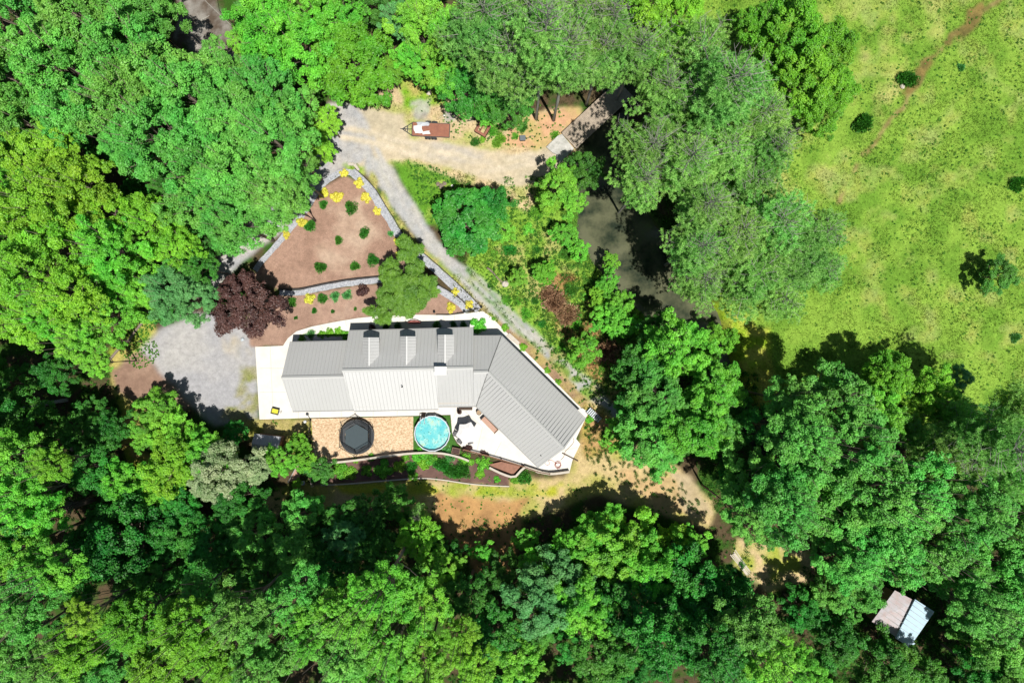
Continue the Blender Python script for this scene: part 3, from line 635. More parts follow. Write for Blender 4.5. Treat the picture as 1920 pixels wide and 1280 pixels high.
# ------------------------------------------------------------------ foliage generators
def unit(v): return v/np.maximum(np.linalg.norm(v, axis=-1, keepdims=True), 1e-9)
def leafquads(P, Nn, size, rng, aspect=0.62):
    n = len(P); t = unit(np.cross(Nn, rng.normal(size=(n, 3)))); b = np.cross(Nn, t)
    L_ = (size*rng.uniform(0.6, 1.35, n))[:, None]; Wd = L_*aspect
    droop = Nn*L_*0.18
    V = np.stack([P-t*L_*0.5-droop, P-b*Wd*0.5, P+t*L_*0.5-droop, P+b*Wd*0.5], 1).reshape(-1, 3)
    F = np.arange(4*n).reshape(-1, 4); return V, F
def broad(seed, Rr=5.5, aspect=0.62, Hh=7.5, clumps=44, subs=11, per=60, leaf=0.235, irr=0.30, cr=(0.75, 1.45), flat=0.62):
    rng = np.random.default_rng(seed); Ps = []; Ns = []; Vv = []; cl = []
    ph = rng.uniform(0, 6.28, 4)
    for i in range(clumps):
        az = i*2.39996+rng.normal(0, 0.25); f = (i+0.5)/clumps
        el = math.asin(min(1, max(-0.25, 1-1.25*f+rng.normal(0, 0.06))))
        lob = 1+irr*(math.sin(2*az+ph[0])*0.5+math.sin(3*az+ph[1])*0.5+math.sin(5*az+ph[2])*0.4)
        k = rng.uniform(0.60, 1.05)*lob
        r = rng.uniform(*cr)*(Rr/5.5)
        c = np.array([math.cos(az)*math.cos(el)*(Rr-r*0.8)*k, math.sin(az)*math.cos(el)*(Rr-r*0.8)*k, math.sin(el)*(Hh*flat)*(0.55+0.55*rng.random())+rng.normal(0, 0.35)])
        cl.append(c); cv = rng.random()
        d = unit(rng.normal(size=(subs, 3))+np.array([0, 0, 0.55])); sc_ = c+d*r*rng.uniform(0.55, 1.0, (subs, 1))*np.array([1, 1, 0.75])
        for s in range(subs):
            rr = rng.uniform(0.34, 0.62)*(Rr/5.5); dd = unit(rng.normal(size=(per, 3))+np.array([0, 0, 0.35])); p = sc_[s]+dd*rr*rng.uniform(0.55, 1.0, (per, 1))
            nn = unit(dd*0.6+np.array([0, -0.1, 0.8])+rng.normal(size=(per, 3))*0.40)
            Ps.append(p); Ns.append(nn); Vv.append(np.clip(0.38*cv+0.22*rng.random()+rng.random(per)*0.45, 0, 1))
    P = np.concatenate(Ps); Nn = np.concatenate(Ns); v = np.concatenate(Vv)
    V, F = leafquads(P, Nn, leaf, rng, aspect); return V, F, v, cl
def meshdata(V, F, v, m, name):
    o = npmesh(name, V, F, m, [('v', 'FACE', 'FLOAT', v)]); me = o.data; bpy.data.objects.remove(o); return me
def trunkmesh(cl, zc, r0, m, seed, name='trunk', n=14, lift=0.0, rl=0.35):
    rng = random.Random(seed); mb = MB(); top = zc+1.0
    pts = [(0, 0, -0.4), (0.05, 0.02, zc*0.3), (rng.uniform(-.2, .2), rng.uniform(-.2, .2), zc*0.65), (rng.uniform(-.3, .3), rng.uniform(-.3, .3), top)]
    mb.tube(pts, [r0*1.25, r0, r0*0.8, r0*0.4], 8)
    cs = rng.sample(cl, min(n, len(cl)))
    for c in cs:
        s = rng.uniform(0.55, 0.95); a = Vector((0, 0, zc*s)); b = Vector(c)*rng.uniform(0.9, 1.22)+Vector((0, 0, zc+lift)); mid = a.lerp(b, 0.5)+Vector((0, 0, -0.3+rng.uniform(-.2, .3)))
        mb.tube([a, mid, b], [r0*rl, r0*rl*0.6, r0*rl*0.25], 5)
    o = mb.build(name, m, smooth=True); me = o.data; bpy.data.objects.remove(o); return me
def pine(seed, Rr=6.0, Hh=9.0, nb=54, tuft=0.46, per=34):
    rng = np.random.default_rng(seed); tp = []; br = MB()
    for i in range(nb):
        f = (i+0.5)/nb; az = i*2.39996+rng.normal(0, 0.2); z = (f**0.9)*Hh*0.9-0.35*Hh; ln = Rr*math.sqrt(max(0.05, 1-(f*0.93)**2))*rng.uniform(0.6, 1.05)*(1+0.22*math.sin(3*az+seed)+0.12*math.sin(5*az+2*seed))
        d = np.array([math.cos(az), math.sin(az), 0]); a = np.array([0, 0, z]); side = np.array([-d[1], d[0], 0]); tilt = 0.15+0.35*f
        end = a+d*ln+np.array([0, 0, ln*tilt]); br.tube([a, a+(end-a)*0.5+np.array([0, 0, -0.15]), end], [0.12*(1-f*0.6), 0.06*(1-f*0.5), 0.02], 4)
        ns = int(4+ln*1.35)
        for j in range(ns):
            s = 0.1+0.9*(j+rng.random())/ns; p = a+(end-a)*s; sl_ = (0.5+0.28*ln*(1-abs(s-0.6)))*rng.uniform(0.6, 1.1); sg = 1 if j % 2 else -1
            q = p+side*sg*sl_+d*0.45*sl_+np.array([0, 0, rng.uniform(0.0, 0.35)*sl_])
            if rng.random() < 0.4: br.tube([p, q], [0.034, 0.016], 3)
            for w_ in np.linspace(0.35, 1.0, 3): tp.append(p+(q-p)*w_+rng.normal(0, 0.16, 3)+np.array([0, 0, 0.12]))
        tp.append(end); tp.append(a+np.array([0, 0, 0.3])+rng.normal(0, 0.3, 3))
    T = np.array(tp); n = len(T)*per
    d = unit(rng.normal(size=(n, 3))+np.array([0, 0, 0.45])); c = np.repeat(T, per, 0); ts = np.repeat(rng.uniform(0.7, 1.2, len(T)), per)[:, None]*tuft
    P = c+d*ts*0.55; t = d; b = unit(np.cross(d, np.array([0, -0.2, 1.0])+rng.normal(size=(n, 3))*0.45)); L_ = ts*rng.uniform(0.7, 1.1, (n, 1)); Wd = 0.085
    V = np.stack([P-t*L_*0.5-b*Wd*0.4, P+t*L_*0.5-b*Wd*0.15, P+t*L_*0.5+b*Wd*0.15, P-t*L_*0.5+b*Wd*0.4], 1).reshape(-1, 3); F = np.arange(4*n).reshape(-1, 4)
    v = np.clip(np.repeat(rng.random(len(T)), per)*0.5+rng.random(n)*0.5, 0, 1)
    return V, F, v, br
def feather(seed, Rr=4.2, per=60, nb=90):
    rng = np.random.default_rng(seed); Ps = []; Ds = []; br = MB()
    for i in range(nb):
        az = i*2.39996; f = rng.random(); el = 0.15+1.2*f; ln = Rr*rng.uniform(0.5, 1.05)*math.cos(el*0.8)
        d = np.array([math.cos(az), math.sin(az), 0]); side = np.array([-d[1], d[0], 0]); a = np.array([0, 0, rng.uniform(-0.8, 1.6)*1.0])
        for j in range(per*4):
            s = rng.random()**0.7; zz = math.sin(s*math.pi*0.75)*1.1*math.sin(el)-0.5*s*s
            w_ = (0.1+0.55*math.sin(math.pi*min(s, 0.95)))
            Ps.append(a+d*ln*s+side*rng.normal(0, w_*0.5)+np.array([0, 0, zz+rng.normal(0, 0.1)])); Ds.append(d*0.8+side*rng.normal(0, 0.5)+np.array([0, 0, -0.1]))
        br.tube([a, a+d*ln*0.5+np.array([0, 0, 0.8*math.sin(el)]), a+d*ln*0.9+np.array([0, 0, 0.6*math.sin(el)-0.4])], [0.07, 0.045, 0.02], 4)
    P = np.array(Ps); D = unit(np.array(Ds)); n = len(P); up_ = unit(np.array([0, 0, 1.0])+rng.normal(size=(n, 3))*0.35); b = unit(np.cross(D, up_)); L_ = rng.uniform(0.18, 0.4, (n, 1)); Wd = 0.07
    V = np.stack([P-D*L_*0.5, P-b*Wd, P+D*L_*0.5-np.array([0, 0, 0.06]), P+b*Wd], 1).reshape(-1, 3)
    return V, np.arange(4*n).reshape(-1, 4), np.clip(rng.random(n), 0, 1), br

PROTO = {}   # species -> list of (crown mesh, trunk mesh, crown radius, centre height)
def mk_broad(sp, matn, variants, seed, **kw):
    bark = kw.pop('bark', 'bark'); zc = kw.pop('zc', 9.0); L_ = []; nb = kw.pop('limbs', 26)
    for k in range(variants):
        V, F, v, cl = broad(seed+k, **kw)
        me = meshdata(V, F, v, M[matn], sp+'_crown'); tm = trunkmesh(cl, zc, 0.28, M[bark], seed+k, n=nb)
        L_.append((me, tm, kw.get('Rr', 5.5), zc))
    PROTO[sp] = L_
mk_broad('oak', 'oak', 4, 100)
mk_broad('bright', 'bright', 4, 120, clumps=38)
mk_broad('lime', 'lime', 3, 140, clumps=38, cr=(0.8, 1.5), irr=0.3)
mk_broad('dark', 'dark', 2, 160, clumps=40, irr=0.25)
mk_broad('olive', 'olive', 2, 180, clumps=60, cr=(0.8, 1.2), irr=0.12)
mk_broad('blue', 'blue', 2, 190, clumps=56, cr=(0.7, 1.2), leaf=0.22, per=60)
mk_broad('purple', 'purple', 1, 200, clumps=66, cr=(0.7, 1.15), irr=0.16, per=52, leaf=0.24, flat=0.5, bark='palebark', limbs=40)
mk_broad('bloom', 'bloom', 1, 210, clumps=60, cr=(0.7, 1.2), leaf=0.22, per=60)
mk_broad('magnolia', 'dark', 1, 220, clumps=64, cr=(0.8, 1.15), irr=0.08, leaf=0.36, per=34)
L_ = []
for k in range(3):
    V, F, v, br = pine(300+k); me = meshdata(V, F, v, M['needle'], 'pine_crown')
    tb = MB(); zc = 12.0; tb.tube([(0, 0, -0.5), (0.1, 0, zc*0.4), (0, 0.1, zc*0.8), (0, 0, zc+4.2)], [0.48, 0.38, 0.28, 0.05], 9)
    tb.add([(a, b, c+zc) for a, b, c in br.v], br.f); o = tb.build('pine_trunk', M['palebark'], smooth=True); tm = o.data; bpy.data.objects.remove(o)
    L_.append((me, tm, 6.0, zc))
PROTO['pine'] = L_
mk_broad('feather', 'feather', 1, 411, clumps=84, cr=(0.6, 1.15), irr=0.55, subs=9, leaf=0.8, aspect=0.13, per=70, flat=0.35, bark='darkbark', limbs=40)

LOOK = {'oak': ('mid green leafy tree', 'broadleaf_tree'), 'bright': ('bright green leafy tree', 'broadleaf_tree'), 'lime': ('yellow-green leafy tree', 'broadleaf_tree'),
        'dark': ('dark green leafy tree', 'broadleaf_tree'), 'olive': ('olive green round tree', 'broadleaf_tree'), 'blue': ('bluish green fine-leaved tree', 'broadleaf_tree'),
        'purple': ('purple-leaved tree', 'purple_leaf_tree'), 'bloom': ('pale flowering tree', 'flowering_tree'), 'magnolia': ('glossy dark green round tree', 'broadleaf_tree'),
        'pine': ('grey-green pine tree', 'pine_tree'), 'feather': ('feathery olive green tree', 'feathery_tree')}
TREES = []
def tree(px, py, rpx, Ht, sp, label=None, var=None, low=False):
    me, tm, pr, zc = (PROTO[sp][var] if var is not None else R.choice(PROTO[sp]))
    zcw = Ht*0.68; x, y, _ = W(px, py, zcw); Rw = rpx*(H-zcw)/FPX; s = Rw/pr; g = gh(x, y) if abs(x) < 71 and abs(y) < 49 else -0.1
    nm = LOOK[sp][1]; root = thing(nm, label, 'tree', (x, y, g), R.uniform(0, 6.28))
    cr_ = bpy.data.objects.new('crown', me); COL.objects.link(cr_); cr_.parent = root; cr_.location = (0, 0, zcw-g); cr_.scale = (s*1.04, s*1.04, s*min(1.15, max(0.8, Ht*0.09/s)) if s > 0.35 else s)
    tr_ = bpy.data.objects.new('trunk', tm); COL.objects.link(tr_); tr_.parent = root; tr_.scale = (s, s, (zcw-g)/zc)
    TREES.append(dict(o=root, px=px, py=py, r=rpx, H=Ht, sp=sp, lab=label)); return root

TL = '''
40 40 85 17 oak|150 30 80 18 oak|235 25 60 16 oak|30 150 85 18 oak|115 130 80 19 oak|60 235 70 16 oak|150 215 70 17 oak
240 100 80 20 oak|275 40 60 17 oak|300 160 85 21 oak|235 190 75 19 oak|370 190 80 21 oak|300 260 80 20 oak|380 290 85 21 oak|450 220 75 20 oak|500 180 70 19 oak|525 270 72 20 oak|455 330 80 21 oak|520 370 66 18 oak|440 420 62 18 oak|370 370 65 18 oak|240 270 50 17 oak|420 150 55 17 oak|555 215 45 17 oak|555 330 45 15 oak
400 105 30 12 oak|500 60 70 18 bright|560 100 75 18 bright|590 30 60 16 bright|455 75 30 9 bright|640 30 50 15 bright|470 20 35 14 oak|690 12 40 12 dark|640 90 30 10 bright
612 228 30 9 lime|604 285 28 8 lime|598 262 24 8 lime|670 128 78 13 olive|735 130 28 9 olive
790 55 60 15 bright|830 105 55 14 bright|745 40 35 12 blue|780 115 40 11 bright|850 60 50 15 bright|800 150 22 7 bright
880 165 60 10 dark|850 140 45 11 bright|930 190 42 9 dark|965 205 40 8 dark|905 210 26 5 bright
910 60 85 23 pine|990 40 95 25 pine|1070 50 95 25 pine|955 125 80 23 pine|1058 118 70 25 pine|1125 115 68 23 pine|1140 60 60 21 pine|1020 90 80 26 pine
1215 35 60 14 lime|1275 30 50 13 lime|1190 110 60 17 pine|1240 120 60 17 lime
1300 120 80 20 pine|1350 180 90 22 pine|1410 230 80 20 pine|1290 200 75 20 pine|1240 180 60 18 pine|1440 290 50 16 pine
1480 70 75 13 olive|1545 90 55 11 olive|1500 150 70 12 olive|1560 170 45 9 olive|1420 50 45 12 olive|1540 220 40 8 olive
1210 290 72 20 pine|1200 350 55 17 pine|1280 310 75 20 pine|1350 290 70 19 pine|1310 395 66 19 pine|1390 350 70 17 pine|1300 470 62 17 pine|1370 440 80 18 pine|1440 420 75 16 pine|1400 520 80 17 pine|1310 530 55 15 pine|1480 490 80 15 pine|1530 440 55 13 pine|1450 560 60 13 pine|1540 510 45 11 pine
875 418 66 7 magnolia|920 385 44 6 dark|935 425 30 5 bright
1045 345 42 8 bright|1075 375 26 6 bright|1030 380 24 5 lime|1100 320 40 8 dark
1345 640 36 5 lime|1325 668 30 5 bright|1140 530 26 4 bright|1158 572 32 5 bright|1140 600 34 5 bright|1170 610 28 5 bright|1125 560 24 3 lime|1060 440 26 4 bright|1085 470 22 3 bright|1020 510 24 4 olive|970 520 20 3 bright|1092 656 34 5 bright|1145 490 18 3 lime
1268 652 68 15 bright|1232 614 34 9 dark|1205 690 50 11 dark|1235 740 60 13 oak|1330 738 68 16 bright|1295 800 68 17 bright|1215 830 62 14 oak|1160 815 36 9 bright|1250 850 36 11 oak|1345 800 50 15 oak|1180 760 30 8 dark|1170 700 28 7 dark
1560 770 80 18 oak|1500 820 72 18 oak|1590 840 80 19 oak|1480 750 50 15 oak|1530 890 80 18 oak|1440 800 55 15 dark|1640 780 55 15 bright
1660 705 48 11 olive|1735 735 55 12 lime|1700 770 48 12 lime|1780 780 45 11 lime|1680 740 40 10 dark|1790 710 30 8 blue
1850 830 80 18 pine|1770 850 75 18 pine|1900 770 60 17 pine|1800 790 50 15 pine|1900 880 55 17 pine|1730 830 45 14 pine
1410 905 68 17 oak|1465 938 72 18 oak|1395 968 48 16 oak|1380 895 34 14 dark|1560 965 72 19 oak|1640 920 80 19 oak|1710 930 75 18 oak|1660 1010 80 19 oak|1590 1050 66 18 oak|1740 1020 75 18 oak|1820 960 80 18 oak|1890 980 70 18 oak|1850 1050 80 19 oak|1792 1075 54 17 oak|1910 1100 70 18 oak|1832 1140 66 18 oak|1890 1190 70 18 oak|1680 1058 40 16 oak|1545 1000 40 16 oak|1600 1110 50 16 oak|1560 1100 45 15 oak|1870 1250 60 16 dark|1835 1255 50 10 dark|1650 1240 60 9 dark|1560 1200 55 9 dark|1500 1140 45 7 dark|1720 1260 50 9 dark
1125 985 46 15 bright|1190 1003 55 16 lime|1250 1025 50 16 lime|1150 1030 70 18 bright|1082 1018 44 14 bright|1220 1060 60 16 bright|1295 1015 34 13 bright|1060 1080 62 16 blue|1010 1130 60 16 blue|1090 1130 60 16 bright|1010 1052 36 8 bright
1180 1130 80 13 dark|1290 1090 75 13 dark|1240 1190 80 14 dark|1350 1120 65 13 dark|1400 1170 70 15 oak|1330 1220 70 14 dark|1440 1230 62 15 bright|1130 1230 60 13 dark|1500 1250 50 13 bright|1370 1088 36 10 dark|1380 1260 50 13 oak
785 965 24 8 pine|785 1005 42 11 lime|740 940 40 6 dark|690 960 45 8 dark|830 1060 40 9 bright|905 1035 24 5 bright|940 1070 40 7 dark|880 1110 50 11 dark|985 1010 24 4 bright|930 1180 55 13 dark|970 1230 50 13 bright
720 1100 70 18 bright|790 1120 62 17 bright|660 1140 70 18 bright|740 1190 75 19 bright|650 1220 75 19 oak|860 1190 45 16 lime|890 1240 50 17 lime|800 1240 60 17 bright|720 1262 60 17 bright
560 1110 66 18 oak|530 1190 75 19 oak|590 1180 60 18 bright|450 1150 66 18 oak|420 1220 70 18 olive|350 1180 66 18 olive|370 1110 40 14 oak|480 1250 60 18 oak|300 1240 60 17 olive|250 1165 58 18 olive|160 1155 40 17 lime|150 1215 60 17 olive|210 1250 45 16 oak
60 1120 70 16 oak|30 1200 60 16 oak|90 1250 60 16 oak|100 1060 60 15 bright|30 1030 60 15 bright|150 1090 45 12 dark
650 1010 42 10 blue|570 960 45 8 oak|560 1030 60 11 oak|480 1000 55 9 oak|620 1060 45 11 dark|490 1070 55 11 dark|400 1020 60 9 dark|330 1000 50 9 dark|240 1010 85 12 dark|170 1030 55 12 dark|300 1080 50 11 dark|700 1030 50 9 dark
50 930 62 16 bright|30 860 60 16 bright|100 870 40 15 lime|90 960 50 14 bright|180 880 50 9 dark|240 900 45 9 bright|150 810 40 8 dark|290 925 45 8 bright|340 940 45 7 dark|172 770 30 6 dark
420 880 62 10 bloom|450 930 50 9 dark|300 762 42 6 bright|280 810 36 6 bright|335 818 52 7 bright|330 865 60 9 lime|390 850 46 9 bright|442 812 26 4 dark|385 905 30 8 bloom|480 880 30 9 bloom
525 860 33 6 bright|562 828 18 4 olive|572 862 24 4 olive|558 905 10 2 lime|600 880 30 3 dark
50 310 66 17 lime|110 270 50 16 lime|80 380 75 18 lime|160 350 66 17 lime|30 440 70 18 bright|120 450 75 18 lime|210 400 55 15 lime|210 470 66 17 bright|60 520 66 18 lime|140 550 66 18 lime|290 420 55 15 lime|260 530 55 16 bright|60 800 60 9 dark|20 720 50 9 dark|110 700 40 8 dark|330 460 48 14 lime|60 600 58 18 lime|210 600 56 16 bright|150 640 45 16 bright|270 570 40 12 bright|182 680 28 12 bright|100 590 50 18 bright|310 350 30 12 dark|20 360 50 16 bright
320 550 50 14 blue|370 560 42 12 blue|370 500 42 12 dark|340 510 40 12 oak|395 460 25 10 dark
465 573 66 8 purple|757 537 60 6 feather
1640 1010 40 17 oak|700 1010 30 7 bright|1560 700 30 6 dark
'''
MANUAL = {(465, 572): 'purple-leaved tree beside the grey gravel parking area', (757, 537): 'feathery olive green tree standing in the mulch bed above the dormers',
          (420, 880): 'whitish flowering tree directly left of the small shed', (875, 418): 'glossy round tree right of the gravel drive, below the dirt track',
          (670, 128): 'dense olive green round tree above the gravel drive, left of the flatbed trailer', (1268, 652): 'bright green tree hiding the creek right of the round bush',
          (525, 860): 'small bright green tree just below the small shed', (785, 965): 'tiny pale pine at the lower edge of the yard shadow',
          (1092, 656): 'round bright green bush at the end of the gravel path', (1020, 510): 'olive green bush left of the creek in the weedy meadow',
          (1850, 830): 'pale grey-green pine near the right edge below the field'}
HFIX = {(1125, 985): 7, (1190, 1003): 7, (1250, 1025): 8, (1150, 1030): 9, (1220, 1060): 12, (1060, 1080): 10, (1010, 1130): 13, (1090, 1130): 13, (1180, 1130): 11, (1082, 1018): 8, (1295, 1015): 10, (1560, 1100): 8, (1600, 1110): 8, (1870, 1250): 11, (1890, 1190): 15, (1250, 850): 8, (1160, 815): 5, (1215, 830): 11, (1245, 870): 8}
for ln in TL.strip().split('\n'):
    for it in ln.split('|'):
        a = it.split(); hx, hy, hh = float(a[0]), float(a[1]), float(a[3])
        if (int(hx), int(hy)) in HFIX: hh = HFIX[(int(hx), int(hy))]
        elif hh >= 14 and hy > 1060: hh *= 1.5
        elif hh >= 14 and hx > 1390 and hy > 690: hh *= 1.25
        elif hh >= 14 and hx < 400 and hy > 840: hh *= 1.35
        if hh >= 14 and (int(hx), int(hy)) not in HFIX: hh *= R.uniform(0.82, 1.16)
        rr0 = float(a[2])*(0.86 if a[4] == 'pine' else (0.92 if hy > 940 and hh > 14 else 1.0))
        tree(hx, hy, rr0, hh, a[4], MANUAL.get((int(a[0]), int(a[1]))))
# understory filling the gaps of the wood
EXTRA = 1
FOREST = [[(-60, -40), (700, -40), (590, 100), (600, 200), (560, 350), (400, 470), (330, 560), (200, 660), (-60, 760)],
          [(-60, 720), (200, 740), (230, 880), (420, 930), (640, 960), (820, 1010), (980, 1090), (1100, 1000), (1300, 1000), (1360, 1100), (1500, 1260), (1500, 1320), (-60, 1320)],
          [(1400, 850), (1700, 760), (1980, 800), (1980, 1320), (1760, 1320), (1760, 1120), (1620, 1080), (1540, 1000), (1380, 1000)],
          [(1200, 640), (1420, 780), (1400, 960), (1350, 920), (1310, 840), (1230, 810)], [(700, -40), (900, -40), (1180, -40), (1150, 130), (980, 180), (780, 60)]]
cnt = 0; pts_ = []; FILL = []
for it in range(4000):
    px = R.uniform(-60, 1980); py = R.uniform(-40, 1320)
    if not any(bool(inpoly(np.array([px]), np.array([py]), f)[0]) for f in FOREST): continue
    if (205 < px < 335 and 630 < py < 900) or (320 < px < 470 and -20 < py < 120) or (1600 < px < 1790 and 1080 < py < 1230) or (470 < px < 640 and 900 < py < 960) or (1370 < px < 1560 and 1010 < py < 1110) or (30 < px < 200 and 730 < py < 790) or (60 < px < 190 and 900 < py < 1000): continue
    if any(math.hypot(px-a, py-b) < 62 for a, b in pts_): continue
    pts_.append((px, py)); FILL.append((px, py, R.uniform(32, 46), R.uniform(5, 9))); cnt += 1
    if cnt > 150: break
# trees just outside the frame so that the wood goes on
for it in range(70):
    px, py = R.choice([(R.uniform(-260, -80), R.uniform(-150, 1400)), (R.uniform(-100, 1200), R.uniform(-200, -70)), (R.uniform(-100, 2050), R.uniform(1350, 1480)), (R.uniform(2000, 2200), R.uniform(800, 1400))])
    FILL.append((px, py, R.uniform(55, 75), R.uniform(13, 18)))
FILL += [(-70, 850, 75, 23), (-60, 760, 70, 22), (-110, 930, 75, 24), (-90, 660, 70, 20), (-20, 1000, 70, 20)]
def scatter(name, label, items, objs):
    """one object: geometry nodes put crowns on points"""
    V = []; Sc = []
    for px, py, r, Ht in items:
        z = Ht*0.62; x, y, _ = W(px, py, z); V.append((x, y, z)); Sc.append(r*(H-z)/FPX/5.5)
    me = bpy.data.meshes.new(name); me.from_pydata(V, [], []); a = me.attributes.new('sc', 'FLOAT', 'POINT'); a.data.foreach_set('value', Sc)
    o = bpy.data.objects.new(name, me); COL.objects.link(o); tag(o, label, 'undergrowth', kind='stuff')
    ng = bpy.data.node_groups.new(name, 'GeometryNodeTree'); ng.interface.new_socket('Geometry', in_out='INPUT', socket_type='NodeSocketGeometry'); ng.interface.new_socket('Geometry', in_out='OUTPUT', socket_type='NodeSocketGeometry')
    gi = ng.nodes.new('NodeGroupInput'); go = ng.nodes.new('NodeGroupOutput'); jn = ng.nodes.new('GeometryNodeJoinGeometry')
    na = ng.nodes.new('GeometryNodeInputNamedAttribute'); na.data_type = 'FLOAT'; na.inputs['Name'].default_value = 'sc'
    ix = ng.nodes.new('GeometryNodeInputIndex'); rv = ng.nodes.new('FunctionNodeRandomValue'); rv.data_type = 'FLOAT'; rv.inputs[2].default_value = 0; rv.inputs[3].default_value = 6.28
    cx_ = ng.nodes.new('ShaderNodeCombineXYZ'); ng.links.new(rv.outputs[1], cx_.inputs[2])
    for k, ob in enumerate(objs):
        oi = ng.nodes.new('GeometryNodeObjectInfo'); oi.inputs['Object'].default_value = ob; oi.inputs['As Instance'].default_value = True
        ip = ng.nodes.new('GeometryNodeInstanceOnPoints'); ng.links.new(gi.outputs[0], ip.inputs['Points']); ng.links.new(oi.outputs['Geometry'], ip.inputs['Instance'])
        md = ng.nodes.new('ShaderNodeMath'); md.operation = 'FLOORED_MODULO'; md.inputs[1].default_value = len(objs); ng.links.new(ix.outputs[0], md.inputs[0])
        cp = ng.nodes.new('ShaderNodeMath'); cp.operation = 'COMPARE'; cp.inputs[1].default_value = k; cp.inputs[2].default_value = 0.1; ng.links.new(md.outputs[0], cp.inputs[0])
        ng.links.new(cp.outputs[0], ip.inputs['Selection']); ng.links.new(na.outputs[0], ip.inputs['Scale']); ng.links.new(cx_.outputs[0], ip.inputs['Rotation'])
        ng.links.new(ip.outputs[0], jn.inputs[0])
    ng.links.new(jn.outputs[0], go.inputs[0]); md_ = o.modifiers.new('scatter', 'NODES'); md_.node_group = ng
    return o
CR = {}
for T in TREES: CR.setdefault(T['sp'], T['o'].children[0] if T['o'].children[0].name.startswith('crown') else T['o'].children[1])
scatter('woodland_undergrowth', 'low dim green undergrowth filling gaps between the tall trees', FILL, [CR['dark'], CR['dark'], CR['dark'], CR['oak']])  # mostly dark crowns: shade of the gaps is put into leaf colour

# distinct labels for the trees: look + size + nearest landmark + rank
LM = [('the purple-leaved tree', 465, 570), ('the plank bridge', 1095, 240), ('the flatbed trailer', 805, 245), ('the trampoline', 670, 818), ('the tin-roofed shed', 1695, 1150), ('the shaded creek', 1190, 480),
      ('the lone field bush', 1860, 515), ('the top left corner', 0, 0), ('the top right corner', 1920, 0), ('the bottom left corner', 0, 1280), ('the bottom right corner', 1920, 1280), ('the bottom edge middle', 960, 1280),
      ('the gravel parking area', 370, 690), ('the bare brown clearing', 900, 990), ('the seedling rows', 1210, 900), ('the small sunlit clearing', 1450, 1050), ('the small grey shed', 505, 825),
      ('the left edge middle', 0, 640), ('the right edge middle', 1920, 700), ('the twisted field path', 1620, 270), ('the top edge middle', 960, 0), ('the brown mulch bed', 620, 430), ('the house wing', 1020, 740),
      ('the dim gap at the top left', 400, 50), ('the fallen trunk', 120, 950)]
ORD = ['nearest', 'second nearest', 'third nearest', 'fourth nearest', 'fifth nearest', 'sixth nearest', 'seventh nearest', 'eighth nearest', 'ninth nearest', 'tenth nearest', 'eleventh nearest', 'twelfth nearest']+['%dth nearest' % k for k in range(13, 60)]
grp = {}
for T in TREES:
    if T['lab']: continue
    d, nm, dx, dy = min((math.hypot(T['px']-a, T['py']-b), n_, T['px']-a, T['py']-b) for n_, a, b in LM)
    sz = 'tall' if T['H'] >= 15 else ('medium' if T['H'] >= 10 else 'low')
    ang = math.degrees(math.atan2(-dy, dx)) % 360; dr = ['right of', 'upper right of', 'above', 'upper left of', 'left of', 'lower left of', 'below', 'lower right of'][int((ang+22.5)//45) % 8]
    if 'corner' in nm or 'edge' in nm: dr = 'near'
    grp.setdefault((sz, T['sp'], nm, dr), []).append((d, id(T), T))
for (sz, sp2, nm, dr), l in grp.items():
    l.sort(key=lambda q: q[:2])
    for i, (d, _, T) in enumerate(l):
        s = '%s %s %s %s' % (sz, LOOK[sp2][0], dr, nm)
        if len(l) > 1: s += ', ' + ORD[i]
        T['o']['label'] = s if len(s.split()) <= 16 else s.replace('leafy ', '').replace('fine-leaved ', '')
for T in TREES:
    if 'group' not in T['o'].keys(): T['o']['group'] = {'pine': 'pine trees', }.get(T['sp'], 'broadleaf trees of the wood') if T['sp'] not in ('purple', 'feather', 'bloom', 'magnolia') else 'garden trees'

# ------------------------------------------------------------------ shrubs
def shrubmesh(seed, matn, R0=0.6, n=900, leaf=0.14, flat=0.8, spike=0.0, name='shrub', sub=9):
    n = int(n*2.2); leaf *= 0.68; sub = sub+5 if sub > 5 else sub
    rng = np.random.default_rng(seed); c = unit(rng.normal(size=(sub, 3)))*R0*0.8*rng.uniform(0.4, 1.0, (sub, 1)); c[:, 2] = np.abs(c[:, 2])*flat; Ps = []; Ns = []
    k = n//sub
    for i in range(sub):
        d = unit(rng.normal(size=(k, 3))+np.array([0, 0, 0.4])); p = c[i]+d*R0*rng.uniform(0.28, 0.5)*rng.uniform(0.6, 1.0+spike, (k, 1)); p[:, 2] = np.abs(p[:, 2])*flat; Ps.append(p); Ns.append(unit(d+np.array([0, 0, 0.35])+rng.normal(size=(k, 3))*0.6) if not spike else unit(np.cross(d, rng.normal(size=(k, 3)))))
    P = np.concatenate(Ps); V, F = leafquads(P, np.concatenate(Ns), leaf, rng, 0.5 if not spike else 0.3)
    return meshdata(V, F, rng.random(len(P)), M[matn], name)
def shrubmesh2(*a, **k): return shrubmesh(*a, **k)
